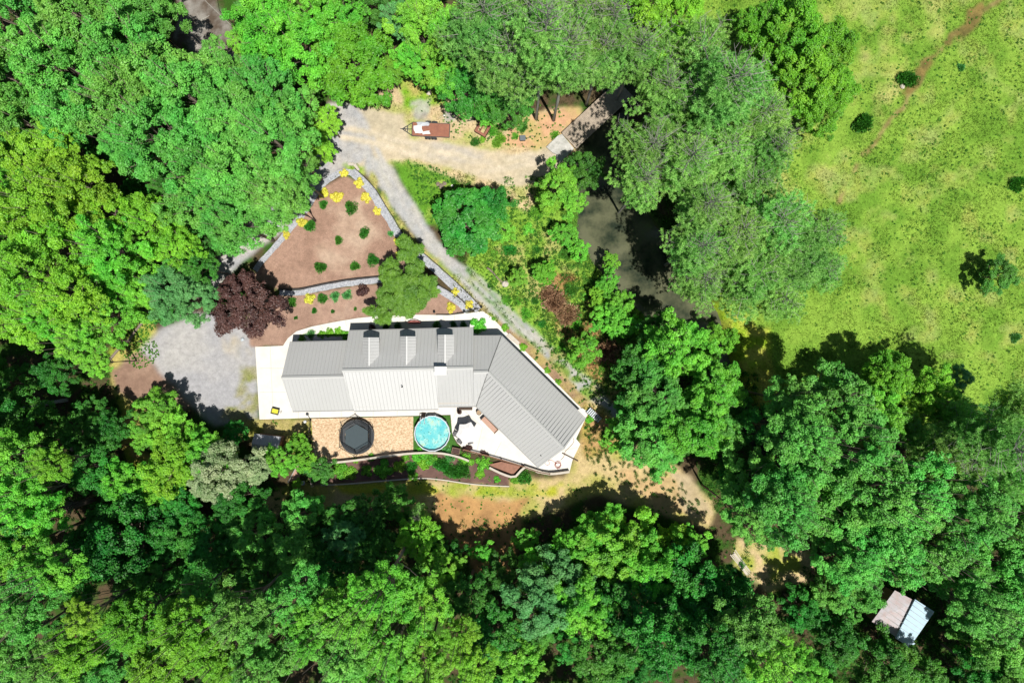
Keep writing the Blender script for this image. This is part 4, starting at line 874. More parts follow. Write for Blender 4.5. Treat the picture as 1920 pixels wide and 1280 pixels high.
SH = {'yellow': [shrubmesh(500+i, 'yellow', 0.65, 1300, 0.17, 0.8) for i in range(3)], 'green': [shrubmesh(510+i, 'dark', 0.8, 900, 0.26, 0.75, 0.3) for i in range(4)],
      'bright': [shrubmesh(520+i, 'bright', 0.9, 1500, 0.2, 0.6) for i in range(3)], 'lime': [shrubmesh(530+i, 'lime', 0.8, 1300, 0.17, 0.6) for i in range(2)],
      'spiky': [shrubmesh(540, 'dark', 0.8, 900, 0.35, 0.7, 0.5)], 'purple': [shrubmesh(550, 'purple', 0.8, 900, 0.2, 0.8)], 'pale': [shrubmesh(560, 'blue', 0.6, 700, 0.3, 0.6, 0.6)],
      'weed': [shrubmesh(580+i, 'bright', 0.8, 700, 0.24, 0.5, 0.6) for i in range(3)], 'seed': [shrubmesh(570+i, 'seed', 0.35, 60, 0.2, 1.2, 0.5, sub=4) for i in range(3)]}
SR = {'yellow': 0.65, 'green': 0.8, 'bright': 0.9, 'lime': 0.8, 'spiky': 0.8, 'purple': 0.8, 'pale': 0.6, 'seed': 0.35, 'weed': 0.8}
def shrub(px, py, r, k, label, group, name='shrub', cat='shrub', z=0, zs=1.0):
    x, y, _ = W(px, py, z); s = r/15.0/SR[k]; o = bpy.data.objects.new(name, R.choice(SH[k])); COL.objects.link(o)
    o.location = (x, y, gh(x, y)+z); o.scale = (s, s, s*zs); o.rotation_euler = (0, 0, R.uniform(0, 6.28)); tag(o, label, cat, group); return o
YG = 'yellow shrubs in the mulch beds'
for a in [(646, 325, 9, 'yellow mound shrub at the top tip of the mulch bed'), (674, 344, 10, 'yellow mound shrub beside the stone border, right of the bed tip'), (608, 363, 11, 'yellow mound shrub on the left border with a dark plant below'),
          (632, 370, 13, 'largest yellow mound shrub, above the dark green bush'), (686, 371, 11, 'yellow mound shrub inside the right border, level with the dark bush'), (708, 396, 9, 'small yellow mound shrub halfway down the right border'),
          (566, 417, 11, 'yellow mound shrub on the left border above the lowest one'), (537, 440, 9, 'lowest yellow mound shrub on the left stone border'), (747, 452, 9, 'yellow shrub with a small pale blue pot on the right border'),
          (770, 478, 11, 'yellow mound shrub just above the feathery tree'), (748, 477, 7, 'small yellow shrub touching the top of the feathery tree'), (581, 560, 11, 'yellow shrub beside a round green bush under the lower border'),
          (846, 577, 11, 'yellow-orange shrub right of the feathery tree, by the walkway'), (880, 571, 9, 'yellow shrub between stone strips near the walkway corner'), (854, 547, 8, 'small yellow shrub between the two lower stone strips'),
          (743, 578, 7, 'small yellow shrub almost hidden under the feathery tree')]: shrub(a[0], a[1], a[2], 'yellow', a[3], YG, 'yellow_shrub')
GG = 'green garden shrubs'
for a in [(658, 388, 14, 'green', 'large dark green bush in the middle of the mulch bed'), (684, 437, 12, 'green', 'dark green round bush in the lower right of the mulch bed'), (582, 425, 12, 'spiky', 'dark spiky plant tucked beside a yellow shrub on the left'),
          (606, 383, 9, 'spiky', 'dark spiky plant below the upper left yellow shrub'), (636, 451, 9, 'spiky', 'small dark leaning plant in the centre of the mulch bed'), (600, 502, 12, 'spiky', 'dark low plant left in the lower mulch bed'),
          (666, 498, 10, 'spiky', 'dark low plant right in the lower mulch bed'), (733, 437, 6, 'pale', 'small pale green plant near the right border'), (580, 386, 6, 'green', 'tiny round green bush on the left border'),
          (549, 566, 9, 'green', 'round green bush right of the purple tree'), (605, 559, 10, 'green', 'round green bush below the dark raised edging'), (590, 583, 6, 'spiky', 'narrow dark plant in the lower bed'),
          (630, 556, 9, 'pale', 'low pale green plants along the lower stone strip'), (650, 552, 9, 'pale', 'second clump of low pale plants along the lower strip'), (680, 545, 13, 'purple', 'dull purple bush left of the feathery tree'),
          (555, 596, 4, 'green', 'tiny green plant in the lower bed near the purple tree'), (624, 584, 4, 'green', 'tiny dark plant in the lower bed centre'), (666, 579, 4, 'green', 'tiny plant in the lower bed near the feathery tree'),
          (566, 633, 9, 'lime', 'small lime bush against the garage corner wall'), (585, 627, 9, 'pale', 'pale leafy bush along the garage wall'), (604, 626, 10, 'lime', 'first yellow-green bush along the garage front wall'),
          (618, 625, 11, 'lime', 'middle yellow-green bush along the garage front wall'), (634, 622, 11, 'lime', 'yellow-green bush next to the main roof corner'), (648, 628, 11, 'bright', 'green bush at the inner corner of garage and house'),
          (698, 613, 7, 'purple', 'dark plant in the shaded front bed left of the door'), (725, 612, 8, 'green', 'shaded green plant by the front wall'), (745, 611, 8, 'green', 'shaded plant left of the entrance'), (870, 610, 8, 'green', 'low shaded plant below the walk, left of the corner bush'),
          (820, 610, 9, 'green', 'shaded green plant right of the entrance'), (850, 609, 8, 'green', 'shaded plant near the corner bush'), (897, 609, 17, 'bright', 'large bright bush at the outer corner of the front walk'),
          (925, 597, 5, 'lime', 'tiny yellow plant beside the walkway corner'), (946, 614, 9, 'lime', 'yellow-green shrub beside the pale step east of the wing'), (981, 652, 9, 'lime', 'yellow-green shrub below the pale step east of the wing'),
          (1025, 694, 7, 'lime', 'small yellow-green shrub midway along the wing bed'), (1046, 716, 7, 'lime', 'yellow-green shrub near the far end of the wing bed'), (918, 536, 6, 'green', 'dark tuft beside the gravel path near the log'),
          (1105, 785, 9, 'bright', 'bright tuft beside the narrow steps'), (900, 896, 0, 'green', ''), (932, 898, 7, 'bright', 'bright round bush at the right end of the south bed'), (966, 900, 9, 'bright', 'bright low bush below the V-shaped wall'),
          (984, 895, 14, 'green', 'dark grass clump beside the V-shaped wall')]:
    if a[2]: shrub(*a, GG)
SG = 'plants of the south bed'
for a in [(636, 882, 18, 'bright', 'broad bright clump at the left of the south bed'), (655, 885, 16, 'lime', 'lime clump second from left in the south bed'), (688, 883, 12, 'bright', 'medium bright clump below the trampoline'),
          (720, 878, 19, 'bright', 'largest bright round clump in the south bed'), (748, 873, 13, 'lime', 'lime clump right of the largest clump'), (771, 878, 13, 'green', 'dark upright plant in the middle of the south bed'),
          (786, 852, 15, 'bright', 'bright plant spilling over the wall below the pool'), (806, 858, 15, 'bright', 'bright plant below the pool, right one'), (795, 866, 14, 'lime', 'arching lime plant below the pool'), (842, 852, 13, 'pale', 'spiky grey-green agave-like plant on the wall end'),
          (830, 872, 18, 'green', 'dark bushy plant right of the pool in the south bed'), (850, 885, 18, 'green', 'dark bushy plant near the lower edging'), (874, 862, 16, 'bright', 'bright bush beside the small brown planter'),
          (868, 880, 16, 'green', 'dark bush below the bright planter bush'), (876, 842, 11, 'purple', 'purple bush hanging over the patio edge'), (908, 853, 11, 'purple', 'purple bush on the patio edge, right one'), (909, 868, 18, 'bright', 'bright bush against the brown fence'),
          (900, 888, 10, 'lime', 'small lime plant near the dark mulch end'), (775, 893, 10, 'bright', 'bright plant sitting on the lower edging'), (697, 857, 9, 'bright', 'small plant on top of the long wall'), (760, 857, 9, 'lime', 'lime plant against the long wall'),
          (957, 877, 7, 'pale', 'sparse plant inside the triangular raised bed'), (667, 862, 7, 'lime', 'tiny plant at the wall left of the others'), (815, 845, 9, 'green', 'dark grass below the pool edge')]: shrub(*a, SG)
for a in [(1698, 152, 20, 'green', 'small dark bush beside the dirt path in the field'), (1615, 236, 20, 'spiky', 'dull bush left of the field path'), (1903, 347, 15, 'green', 'small dark bush at the right edge of the field'), (1903, 634, 9, 'pale', 'tiny bluish bush near the right edge'),
          (1800, 128, 7, 'pale', 'pale plant alone in the field right of the path')]: shrub(*a, 'bushes in the open field', zs=1.6)
shrub(702, 489, 13, 'green', 'feathery outlying branch clump upper left of the feathery tree', GG)
t_ = tree(1868, 517, 38, 4.5, 'dark', 'lone dark green bush casting a big shadow in the field'); t_['category'] = 'bush'
# weeds beside the drive and in the clearing
WG = 'weeds in the top clearing'
for i, (a, b, r, k) in enumerate([(925, 245, 14, 'bright'), (938, 258, 12, 'bright'), (932, 268, 10, 'bright'), (890, 268, 9, 'green'), (966, 255, 7, 'bright'), (944, 240, 8, 'green'), (1040, 252, 9, 'bright'), (980, 240, 10, 'green'), (905, 262, 8, 'lime')]):
    shrub(a, b, r, {'bright': 'weed'}.get(k, k), '%s weed clump %s the rusty cage, %s nearest to it' % ({'bright': 'bright green', 'green': 'dark green', 'lime': 'lime'}[k], 'right of' if a > 905 else 'below', ORD[i].split()[0]), WG, 'weed_clump', 'weeds')
# meadow bushes between path and creek
mb_ = [(1040, 550), (1010, 470), (1090, 500), (985, 430), (1060, 410), (1110, 530), (985, 590), (1015, 610), (1080, 600), (1110, 640), (1150, 660), (960, 470), (925, 480), (945, 560), (1000, 560), (1050, 650), (1130, 690), (1010, 400), (1075, 540), (970, 560), (1060, 480), (1100, 560)]
for i, (a, b) in enumerate(sorted(mb_)):
    shrub(a+R.uniform(-6, 6), b+R.uniform(-6, 6), R.uniform(7, 15), R.choice(['bright', 'weed', 'weed', 'green', 'spiky']), 'weedy green clump in the meadow left of the creek, %s from the left' % ORD[i].split()[0].replace('nearest', 'first'), 'weedy clumps in the meadow', 'meadow_clump', 'shrub', zs=0.7)
# brown dead brush
M['brush'] = leafmat('dead_brush', C(150, 110, 80), C(215, 175, 135), trans=0.1, ct=(1, 1, 1), hue=0.01, val=0.1)
for a, b, r, lb in [(1040, 560, 26, 'brown dead brush pile in the meadow left of the creek'), (1140, 660, 22, 'brown dead brush beside the round bush'), (1065, 590, 22, 'lower brown brush patch left of the bright thicket')]:
    SH['br'] = [shrubmesh(600+a, 'brush', 1.0, 1000, 0.45, 0.45, 0.6)]; SR['br'] = 1.0; shrub(a, b, r, 'br', lb, 'dead brush', 'dead_brush', 'brush')
# seedlings planted in rows
SP = []
def rows(poly, n, dens):
    k = 0
    for _ in range(6000):
        if k >= n: break
        a = R.uniform(1080, 1340); b = R.uniform(770, 985)
        if not bool(inpoly(np.array([a]), np.array([b]), poly)[0]) or any(math.hypot(a-c, b-d) < dens for c, d in SP): continue
        SP.append((a, b)); k += 1
rows([(1105, 840), (1180, 850), (1270, 900), (1330, 960), (1310, 965), (1200, 915), (1110, 890)], 85, 6.0); rows([(1095, 790), (1130, 800), (1150, 850), (1100, 870)], 30, 6)
for a, b in SP: shrub(a, b, R.uniform(3.2, 5.5), 'seed', 'small green seedling planted in the tan earth right of the house', 'seedlings planted right of the house', 'seedling', 'seedling', zs=1.5)

# ------------------------------------------------------------------ grass as stuff
def sample(arr, x, y):
    i = np.clip(((x+72)/STEP).astype(int), 0, nx-1); j = np.clip(((y+50)/STEP).astype(int), 0, ny-1); return arr[i, j]
gmat, gtt, gpp = newmat('grass_blades')
ga = N(gtt, 'ShaderNodeAttribute', attribute_name='gcol'); gtt.links.new(ga.outputs['Color'], gpp.inputs['Base Color']); gpp.inputs['Roughness'].default_value = 0.8; gpp.inputs['Specular IOR Level'].default_value = 0.15
gtr = N(gtt, 'ShaderNodeBsdfTranslucent'); gtt.links.new(ga.outputs['Color'], gtr.inputs['Color']); gms = N(gtt, 'ShaderNodeMixShader'); gms.inputs[0].default_value = 0.35
gtt.links.new(gpp.outputs[0], gms.inputs[1]); gtt.links.new(gtr.outputs[0], gms.inputs[2]); gtt.links.new(gms.outputs[0], gtt.nodes['Material Output'].inputs['Surface'])
def grass(name, label, n, box, minmask, hgt, seed, hue=(0.0, 1.0), blades=3):
    rng = np.random.default_rng(seed); x0, y0, x1, y1 = box; a = P2(x0, y0); b = P2(x1, y1)
    x = rng.uniform(a[0], b[0], n); y = rng.uniform(b[1], a[1], n)
    dens = fbm(x, y, 0.45, 3, seed); keep = (sample(msk[..., 1], x, y) > minmask) & (rng.random(n) < np.clip((dens-0.3)*2.6, 0.1, 1)) & (creek_d(x, y) > 0.3) & ~inpoly(x, y, PX(CONC)) & ~inpoly(x, y, PX([(560, 780), (880, 776), (870, 870), (560, 880)])); x = x[keep]; y = y[keep]
    c = sample(colr, x, y); n = len(x); z = height(x, y)
    gmix = np.clip(fbm(x, y, 0.8, 3, seed+3)*1.6-0.4, 0, 1)[:, None]*(0.25 if hgt < 0.2 else 0.5)
    c = c*(1-gmix)+np.array(C(120, 175, 45))[None]*gmix
    x = np.repeat(x, blades); y = np.repeat(y, blades); z = np.repeat(z, blades); c = np.repeat(c, blades, 0)*rng.uniform(0.62, 1.2, (n*blades, 1)); m_ = len(x)
    az = rng.uniform(0, 6.28, m_); h = hgt*rng.uniform(0.5, 1.3, m_); ln = h*rng.uniform(0.3, 1.0, m_); wd = rng.uniform(0.03, 0.075, m_)
    ox = rng.normal(0, 0.07, m_); oy = rng.normal(0, 0.07, m_); s = np.stack([-np.sin(az)*wd, np.cos(az)*wd, 0*wd], 1); B = np.stack([x+ox, y+oy, z-0.02], 1); T_ = B+np.stack([np.cos(az)*ln, np.sin(az)*ln, h], 1)
    V = np.stack([B-s, B+s, T_], 1).reshape(-1, 3); F = np.arange(3*m_).reshape(-1, 3)
    o = npmesh(name, V, F, gmat, [('gcol', 'FACE', 'FLOAT_COLOR', np.concatenate([c, np.ones((m_, 1))], 1))]); tag(o, label, 'grass', kind='stuff')
grass('field_grass', 'bright yellow-green grass of the open field', 70000, (1270, -20, 1960, 780), 0.7, 0.13, 1)
grass('meadow_grass', 'weedy grass between the gravel path and the creek', 16000, (850, 290, 1270, 790), 0.5, 0.34, 2)
grass('yard_grass', 'dry short grass around the house yard', 16000, (190, 590, 1380, 1110), 0.4, 0.09, 3)
grass('clearing_grass', 'thin grass of the upper clearing', 7000, (630, 140, 1110, 460), 0.5, 0.18, 4)
def weeds(name, label, polys, n, rmax, seed, dark=0.5, th=0.42, leafn=16):
    rng = np.random.default_rng(seed); V = []; Cc = []
    for poly in polys:
        xs_ = [p[0] for p in poly]; ys_ = [p[1] for p in poly]; px = rng.uniform(min(xs_), max(xs_), n); py = rng.uniform(min(ys_), max(ys_), n)
        k = (H/FPX); x = (px-960)*k; y = (640-py)*k
        ok = inpoly(x, y, PX(poly)) & (fbm(x, y, 0.35, 3, seed) > th) & (creek_d(x, y) > 0.3) & ~inpoly(x, y, PX(CONC)); x = x[ok]; y = y[ok]; z = height(x, y); m_ = len(x)
        r_ = rng.uniform(0.3, 1.0, m_)*rmax; isd = rng.random(m_) < dark
        base = np.where(isd[:, None], np.array([[0.028, 0.12, 0.014]]), np.array([[0.10, 0.25, 0.03]]))*rng.uniform(0.7, 1.3, (m_, 1))
        c = np.repeat(np.stack([x, y, z+r_*0.35], 1), leafn, 0); rr = np.repeat(r_, leafn)[:, None]; d = unit(rng.normal(size=(m_*leafn, 3))); d[:, 2] = np.abs(d[:, 2])
        P = c+d*rr*rng.uniform(0.3, 1.0, (m_*leafn, 1))*np.array([[1, 1, 0.7]]); v4, _ = leafquads(P, unit(d+np.array([0, 0, 0.7])), 0.16, rng, 0.45); V.append(v4); Cc.append(np.repeat(base, leafn, 0)*rng.uniform(0.7, 1.35, (m_*leafn, 1)))
    V = np.concatenate(V); Cc = np.concatenate(Cc); F = np.arange(len(V)).reshape(-1, 4)
    tag(npmesh(name, V, F, gmat, [('gcol', 'FACE', 'FLOAT_COLOR', np.concatenate([Cc, np.ones((len(Cc), 1))], 1))]), label, 'weeds', kind='stuff')
weeds('meadow_weeds', 'mixed light and dark weeds covering the creek-side meadow', [[(940, 330), (1100, 330), (1110, 480), (1230, 570), (1200, 700), (1150, 780), (1060, 690), (980, 600), (900, 520), (930, 420)]], 4200, 0.42, 31, th=0.36)
weeds('thicket_weeds', 'bright thick weeds on the creek bank left of the water', [[(1040, 330), (1100, 340), (1095, 400), (1110, 470), (1190, 540), (1200, 640), (1130, 640), (1100, 540), (1060, 430)]], 1800, 0.55, 32, dark=0.15, th=0.3, leafn=26)
weeds('path_weeds', 'small weeds along the gravel path and behind the wing', [[(940, 560), (1010, 620), (1120, 740), (1150, 850), (1090, 860), (1100, 770), (1000, 680)], [(760, 300), (880, 330), (900, 380), (800, 420)]], 700, 0.28, 33, th=0.42)
weeds('clearing_weeds', 'small weeds on the stony upper clearing', [[(750, 160), (850, 180), (1060, 200), (1060, 280), (880, 270), (770, 230)], [(430, 788), (580, 788), (590, 850), (450, 820)]], 500, 0.22, 34, th=0.4)
weeds('forest_weeds', 'dim ground plants on the floor of the wood', [[(1180, 640), (1420, 700), (1420, 980), (1340, 960), (1300, 860)], [(-40, 560), (210, 640), (240, 860), (600, 920), (620, 1000), (-40, 1000)], [(640, 960), (1400, 990), (1700, 1280), (640, 1280)], [(1500, 1060), (1920, 1060), (1920, 1280), (1500, 1280)]], 2600, 0.6, 40, dark=0.7, th=0.3, leafn=22)
weeds('field_weeds', 'scattered darker weed tufts in the open field', [[(1290, -20), (1940, -20), (1940, 760), (1560, 640), (1300, 500)]], 3500, 0.26, 35, dark=0.15, th=0.45, leafn=12)
weeds('yard_weeds', 'sparse weeds on the dry yard below the house', [[(620, 900), (1060, 890), (1330, 940), (1330, 990), (960, 990), (820, 960)], [(215, 600), (290, 600), (300, 680), (230, 700)]], 700, 0.16, 36, dark=0.25, th=0.5)
# ------------------------------------------------------------------ yard things
def T0(name, label, cat, px, py, z=0.0, rz=0.0, group=None):
    x, y, _ = W(px, py, 0); return thing(name, label, cat, (x, y, z), rz, group)
M['poolwall'] = mat('pool_wall', C(205, 215, 222), 0.5, 0.05, 2); M['liner'] = mat('pool_liner', C(30, 115, 150), 0.5, 0.1, 2)
pwm, pwt, pwp = newmat('pool_water')
g_ = N(pwt, 'ShaderNodeTexCoord'); a1 = noise_node(pwt, 1.1, 5, 0.65, g_.outputs['Object']); a2 = noise_node(pwt, 4.5, 5, 0.8, g_.outputs['Object']); r1 = N(pwt, 'ShaderNodeValToRGB'); ee = r1.color_ramp.elements
ee[0].position = 0.30; ee[0].color = (*C(90, 205, 218), 1); ee[1].position = 0.72; ee[1].color = (*C(205, 232, 170), 1); ee.new(0.5).color = (*C(130, 222, 222), 1); ee.new(0.62).color = (*C(188, 238, 228), 1)
pwt.links.new(a1.outputs['Fac'], r1.inputs[0]); r2 = N(pwt, 'ShaderNodeValToRGB'); r2.color_ramp.elements[0].position = 0.33; r2.color_ramp.elements[0].color = (0.25, 0.45, 0.35, 1); r2.color_ramp.elements[1].position = 0.40; r2.color_ramp.elements[1].color = (1, 1, 1, 1)
pwt.links.new(a2.outputs['Fac'], r2.inputs[0]); m3 = N(pwt, 'ShaderNodeMix', data_type='RGBA', blend_type='MULTIPLY'); m3.inputs[0].default_value = 1; pwt.links.new(r1.outputs[0], m3.inputs[6]); pwt.links.new(r2.outputs[0], m3.inputs[7])
pwt.links.new(m3.outputs[2], pwp.inputs['Base Color']); pwp.inputs['Roughness'].default_value = 0.12
wv = noise_node(pwt, 5, 2, 0.5, g_.outputs['Object']); wvb = N(pwt, 'ShaderNodeBump'); wvb.inputs['Strength'].default_value = 0.1; pwt.links.new(wv.outputs['Fac'], wvb.inputs['Height']); pwt.links.new(wvb.outputs[0], pwp.inputs['Normal'])
kz = (H-1.15)/H
p = T0('swimming_pool', 'round turquoise above-ground pool with floating leaves, on the turf square', 'pool', 960+(810-960)*kz, 640+(812.5-640)*kz)
rp = 2.16
mb = MB(); mb.lathe([(rp, 0.05), (rp, 1.1)], n=18); mb.build('pool_wall', M['poolwall'], p)
MB().lathe([(rp-0.04, 1.12), (rp-0.04, 0.55)], n=18).build('liner', M['liner'], p)
MB().lathe([(0.0, 0.70), (rp-0.05, 0.70)], n=18).build('water', pwm, p)
MB().lathe([(rp-0.03, 1.08), (rp-0.06, 1.14), (rp+0.06, 1.14), (rp+0.07, 1.08)], n=18).build('rim', M['poolwall'], p)
for k in range(9):
    a = 2*math.pi*k/9; MB().box(((rp+0.05)*math.cos(a), (rp+0.05)*math.sin(a), 0.6), (0.08, 0.12, 1.1), a).build('upright', M['poolwall'], p)
lv = MB()
for k in range(70):
    a = R.uniform(0, 6.28); r_ = rp*0.93*math.sqrt(R.random()); lv.box((r_*math.cos(a), r_*math.sin(a), 0.708), (R.uniform(0.03, 0.12), 0.05, 0.008), R.uniform(0, 3))
o = lv.build('floating_leaves', mat('wet_leaves', C(60, 90, 60), 0.8, 0.4, 9), p); o['kind'] = 'stuff'
lad = T0('pool_ladder', 'small ladder hooked over the top left rim of the round pool', 'ladder', 795, 782, 0, math.radians(-3))
for s_ in (-1, 1): MB().tube([(s_*0.26, 0.55, 0.05), (s_*0.26, 0.1, 1.55), (s_*0.26, -0.55, 1.55), (s_*0.26, -0.75, 0.7)], 0.035, 6).build('side_rail', M['poolwall'], lad)
for k in range(5): MB().box((0, 0.52-k*0.1, 0.25+k*0.25), (0.5, 0.14, 0.04)).build('tread', M['darkbark'], lad)
# trampoline
M['black'] = mat('black_fabric', C(62, 78, 84), 0.7, 0.08, 3); M['pad'] = mat('black_pad', C(38, 44, 50), 0.6, 0.1, 3); M['steel'] = mat('grey_steel', C(120, 120, 120), 0.4, 0.1, 3, metal=0.5)
k9 = (H-0.9)/H
tr = T0('trampoline', 'black trampoline with tall hexagonal safety net on the pebble yard', 'trampoline', 960+(669-960)*k9, 640+(819-640)*k9)
hexp = [(1.62*math.cos(math.radians(30+60*k)), 1.62*math.sin(math.radians(30+60*k))) for k in range(6)]
MB().prism(hexp, 0.90, 0.915).build('jumping_mat', M['black'], tr)
rg = MB(); rg.lathe([(1.5, 0.84), (2.08, 0.88), (2.12, 0.80)], n=36); rg.build('safety_pad', M['pad'], tr)
MB().tube([(2.1*math.cos(2*math.pi*k/36), 2.1*math.sin(2*math.pi*k/36), 0.82) for k in range(36)], 0.04, 6, True).build('frame', M['steel'], tr)
for k in range(6):
    a = math.radians(60*k+30); c_, s_ = math.cos(a), math.sin(a)
    MB().tube([(2.15*c_, 2.15*s_, 0.02), (2.25*c_, 2.25*s_, 1.2), (2.2*c_, 2.2*s_, 2.2), (2.0*c_, 2.0*s_, 2.7)], 0.045, 6).build('net_pole', M['pad'], tr)
    MB().tube([(2.1*c_, 2.1*s_, 0.8), (1.9*c_, 1.9*s_, 0.04)], 0.03, 6).build('leg', M['steel'], tr)
nt = MB()
for q in range(9):
    z = 0.95+q*0.2; rr_ = 2.0; nt.tube([(rr_*math.cos(math.radians(60*k+30)), rr_*math.sin(math.radians(60*k+30)), z) for k in range(6)], 0.008 if q < 8 else 0.035, 4, True)
for k in range(6):
    A = Vector((2.0*math.cos(math.radians(60*k+30)), 2.0*math.sin(math.radians(60*k+30)), 0)); B = Vector((2.0*math.cos(math.radians(60*k+90)), 2.0*math.sin(math.radians(60*k+90)), 0))
    for j in range(14): c_ = A.lerp(B, j/14); nt.tube([(c_.x, c_.y, 0.9), (c_.x, c_.y, 2.55)], 0.007, 3)
nt.build('net', M['pad'], tr)
# umbrella, table and chairs
M['canvas'] = mat('white_canvas', C(250, 248, 246), 0.8, 0.02, 2); M['wicker'] = mat('grey_wicker', C(110, 108, 110), 0.8, 0.25, 12); M['wood'] = mat('weathered_wood', C(150, 120, 100), 0.85, 0.2, 4)
ku = (H-2.4)/H; ux, uy = 960+(876-960)*ku, 640+(812-640)*ku
um = T0('patio_umbrella', 'white hexagonal umbrella open over the patio, right of the pool', 'umbrella', ux, uy, 0.08, math.radians(12))
vs = [(0, 0, 2.62)]; fs = []; nseg = 6
for k in range(6):
    a0 = math.radians(60*k); a1_ = math.radians(60*(k+1))
    for j in range(nseg):
        t = j/nseg; a = a0+(a1_-a0)*t; r_ = 1.42*(1-0.22*math.sin(math.pi*t)); vs.append((r_*math.cos(a), r_*math.sin(a), 2.12+0.06*math.sin(math.pi*t)))
mid = [((x*0.55), (y*0.55), 2.42) for x, y, z in vs[1:]]; n1_ = len(mid); vs += mid
for i in range(n1_):
    j = (i+1) % n1_; fs += [(0, 1+n1_+i, 1+n1_+j), (1+n1_+i, 1+i, 1+j, 1+n1_+j)]
o = MB().add(vs, fs).build('canopy', M['canvas'], um); sd = o.modifiers.new('s', 'SOLIDIFY'); sd.thickness = 0.015
MB().tube([(0, 0, 0), (0, 0, 2.7)], 0.03, 8).build('pole', M['steel'], um)
MB().lathe([(0.0, 0.1), (0.28, 0.1), (0.32, 0.0)], n=16).build('base', M['pad'], um)
for k in range(6): a = math.radians(60*k); MB().tube([(0, 0, 2.56), (1.38*math.cos(a), 1.38*math.sin(a), 2.10)], 0.012, 4).build('rib', M['steel'], um)
def chair(px, py, rz, label):
    c = T0('patio_chair', label, 'chair', px, py, 0.08, rz, 'chairs around the white umbrella')
    MB().box((0, 0, 0.42), (0.56, 0.54, 0.08)).build('seat', M['wicker'], c, bevel=0.02)
    MB().box((0, -0.28, 0.72), (0.56, 0.07, 0.56), rx=0.15).build('backrest', M['wicker'], c, bevel=0.02)
    for s_ in (-1, 1): MB().tube([(s_*0.3, -0.25, 0.62), (s_*0.3, 0.25, 0.62), (s_*0.3, 0.27, 0.02)], 0.025, 5).build('armrest', M['pad'], c)
    for s_ in (-1, 1): MB().tube([(s_*0.26, -0.24, 0.4), (s_*0.27, -0.28, 0.01)], 0.02, 5).build('leg', M['pad'], c)
    return c
chair(863, 826, 2.6, 'grey patio chair below the umbrella, the left one nearest the turf'); chair(882, 827, 3.5, 'grey patio chair below the umbrella, the right one'); chair(855, 812, 1.2, 'patio chair on the pool side of the umbrella')
chair(866, 798, 0.3, 'patio chair above the umbrella, in its shadow')
pt_ = T0('patio_table', 'round patio table under the white umbrella', 'table', ux, uy-2, 0.08)
MB().lathe([(0.06, 0.70), (0.55, 0.70), (0.55, 0.735), (0.06, 0.735)], n=24).build('tabletop', M['wicker'], pt_)
for k in range(4): a = math.radians(45+90*k); MB().tube([(0.4*math.cos(a), 0.4*math.sin(a), 0.7), (0.45*math.cos(a), 0.45*math.sin(a), 0.0)], 0.02, 5).build('leg', M['pad'], pt_)
# long daybed
bd = T0('outdoor_bench', 'long brown patterned bench beside the wing eave on the patio', 'bench', 918, 795, 0.08, math.radians(-45.5))
bm, bt, bpn = newmat('patterned_cushion'); tcx = N(bt, 'ShaderNodeTexCoord'); bk = N(bt, 'ShaderNodeTexBrick'); bk.inputs['Scale'].default_value = 4.0
bk.inputs['Color1'].default_value = (*C(190, 130, 110), 1); bk.inputs['Color2'].default_value = (*C(170, 125, 85), 1); bk.inputs['Mortar'].default_value = (*C(205, 165, 135), 1); bt.links.new(tcx.outputs['Object'], bk.inputs['Vector']); bt.links.new(bk.outputs[0], bpn.inputs['Base Color'])
MB().box((0, 0, 0.36), (2.35, 0.62, 0.14)).build('seat', bm, bd, bevel=0.03)
MB().box((0, 0.33, 0.55), (2.35, 0.08, 0.5)).build('backrest', M['wood'], bd); MB().box((-1.2, 0, 0.45), (0.07, 0.72, 0.62)).build('armrest', M['pad'], bd)
MB().box((1.2, 0, 0.4), (0.07, 0.72, 0.4)).build('armrest', M['wood'], bd)
for a in (-1.1, 1.1):
    for b in (-0.27, 0.27): MB().box((a, b, 0.15), (0.07, 0.07, 0.3)).build('leg', M['wood'], bd)
bp_ = T0('barrel_planter', 'round dark planter tub with tan soil beside the wing corner', 'planter', 898.5, 772, 0.08)
MB().lathe([(0.26, 0), (0.34, 0.3), (0.33, 0.6), (0.29, 0.6), (0.29, 0.5)], n=20).build('tub', mat('dark_tub', C(70, 55, 50), 0.7, 0.2, 4), bp_)
MB().lathe([(0, 0.54), (0.3, 0.52)], n=16).build('soil', mat('tan_soil', C(185, 160, 130), 0.95, 0.2, 8), bp_)
cm_ = T0('chiminea', 'dark brown pot-bellied outdoor stove on the patio corner above the umbrella', 'stove', 862, 771, 0.08)
M['iron'] = mat('rusty_iron', C(80, 55, 48), 0.8, 0.3, 6)
MB().lathe([(0.02, 0.22), (0.22, 0.3), (0.3, 0.5), (0.24, 0.72), (0.1, 0.85), (0.09, 1.25), (0.13, 1.3)], n=16).build('body', M['iron'], cm_)
for k in range(3): a = 2.1*k; MB().tube([(0.2*math.cos(a), 0.2*math.sin(a), 0.35), (0.3*math.cos(a), 0.3*math.sin(a), 0)], 0.025, 5).build('leg', M['iron'], cm_)
MB().box((0.18, -0.2, 0.45), (0.22, 0.1, 0.22), 0.7).build('door', M['pad'], cm_)
rk_ = T0('garden_rack', 'low dark rack of tools against the link wall above the stove', 'rack', 874, 765, 0.08)
for s_ in (-1, 1): MB().box((s_*0.75, 0, 0.45), (0.05, 0.3, 0.9)).build('post', M['darkbark'], rk_)
for z in (0.3, 0.85): MB().box((0, 0, z), (1.6, 0.28, 0.04)).build('shelf', M['darkbark'], rk_)
ct = T0('toy_cart', 'small black cart with a yellow bed on the concrete apron', 'cart', 518, 770, 0.08, math.radians(-14))
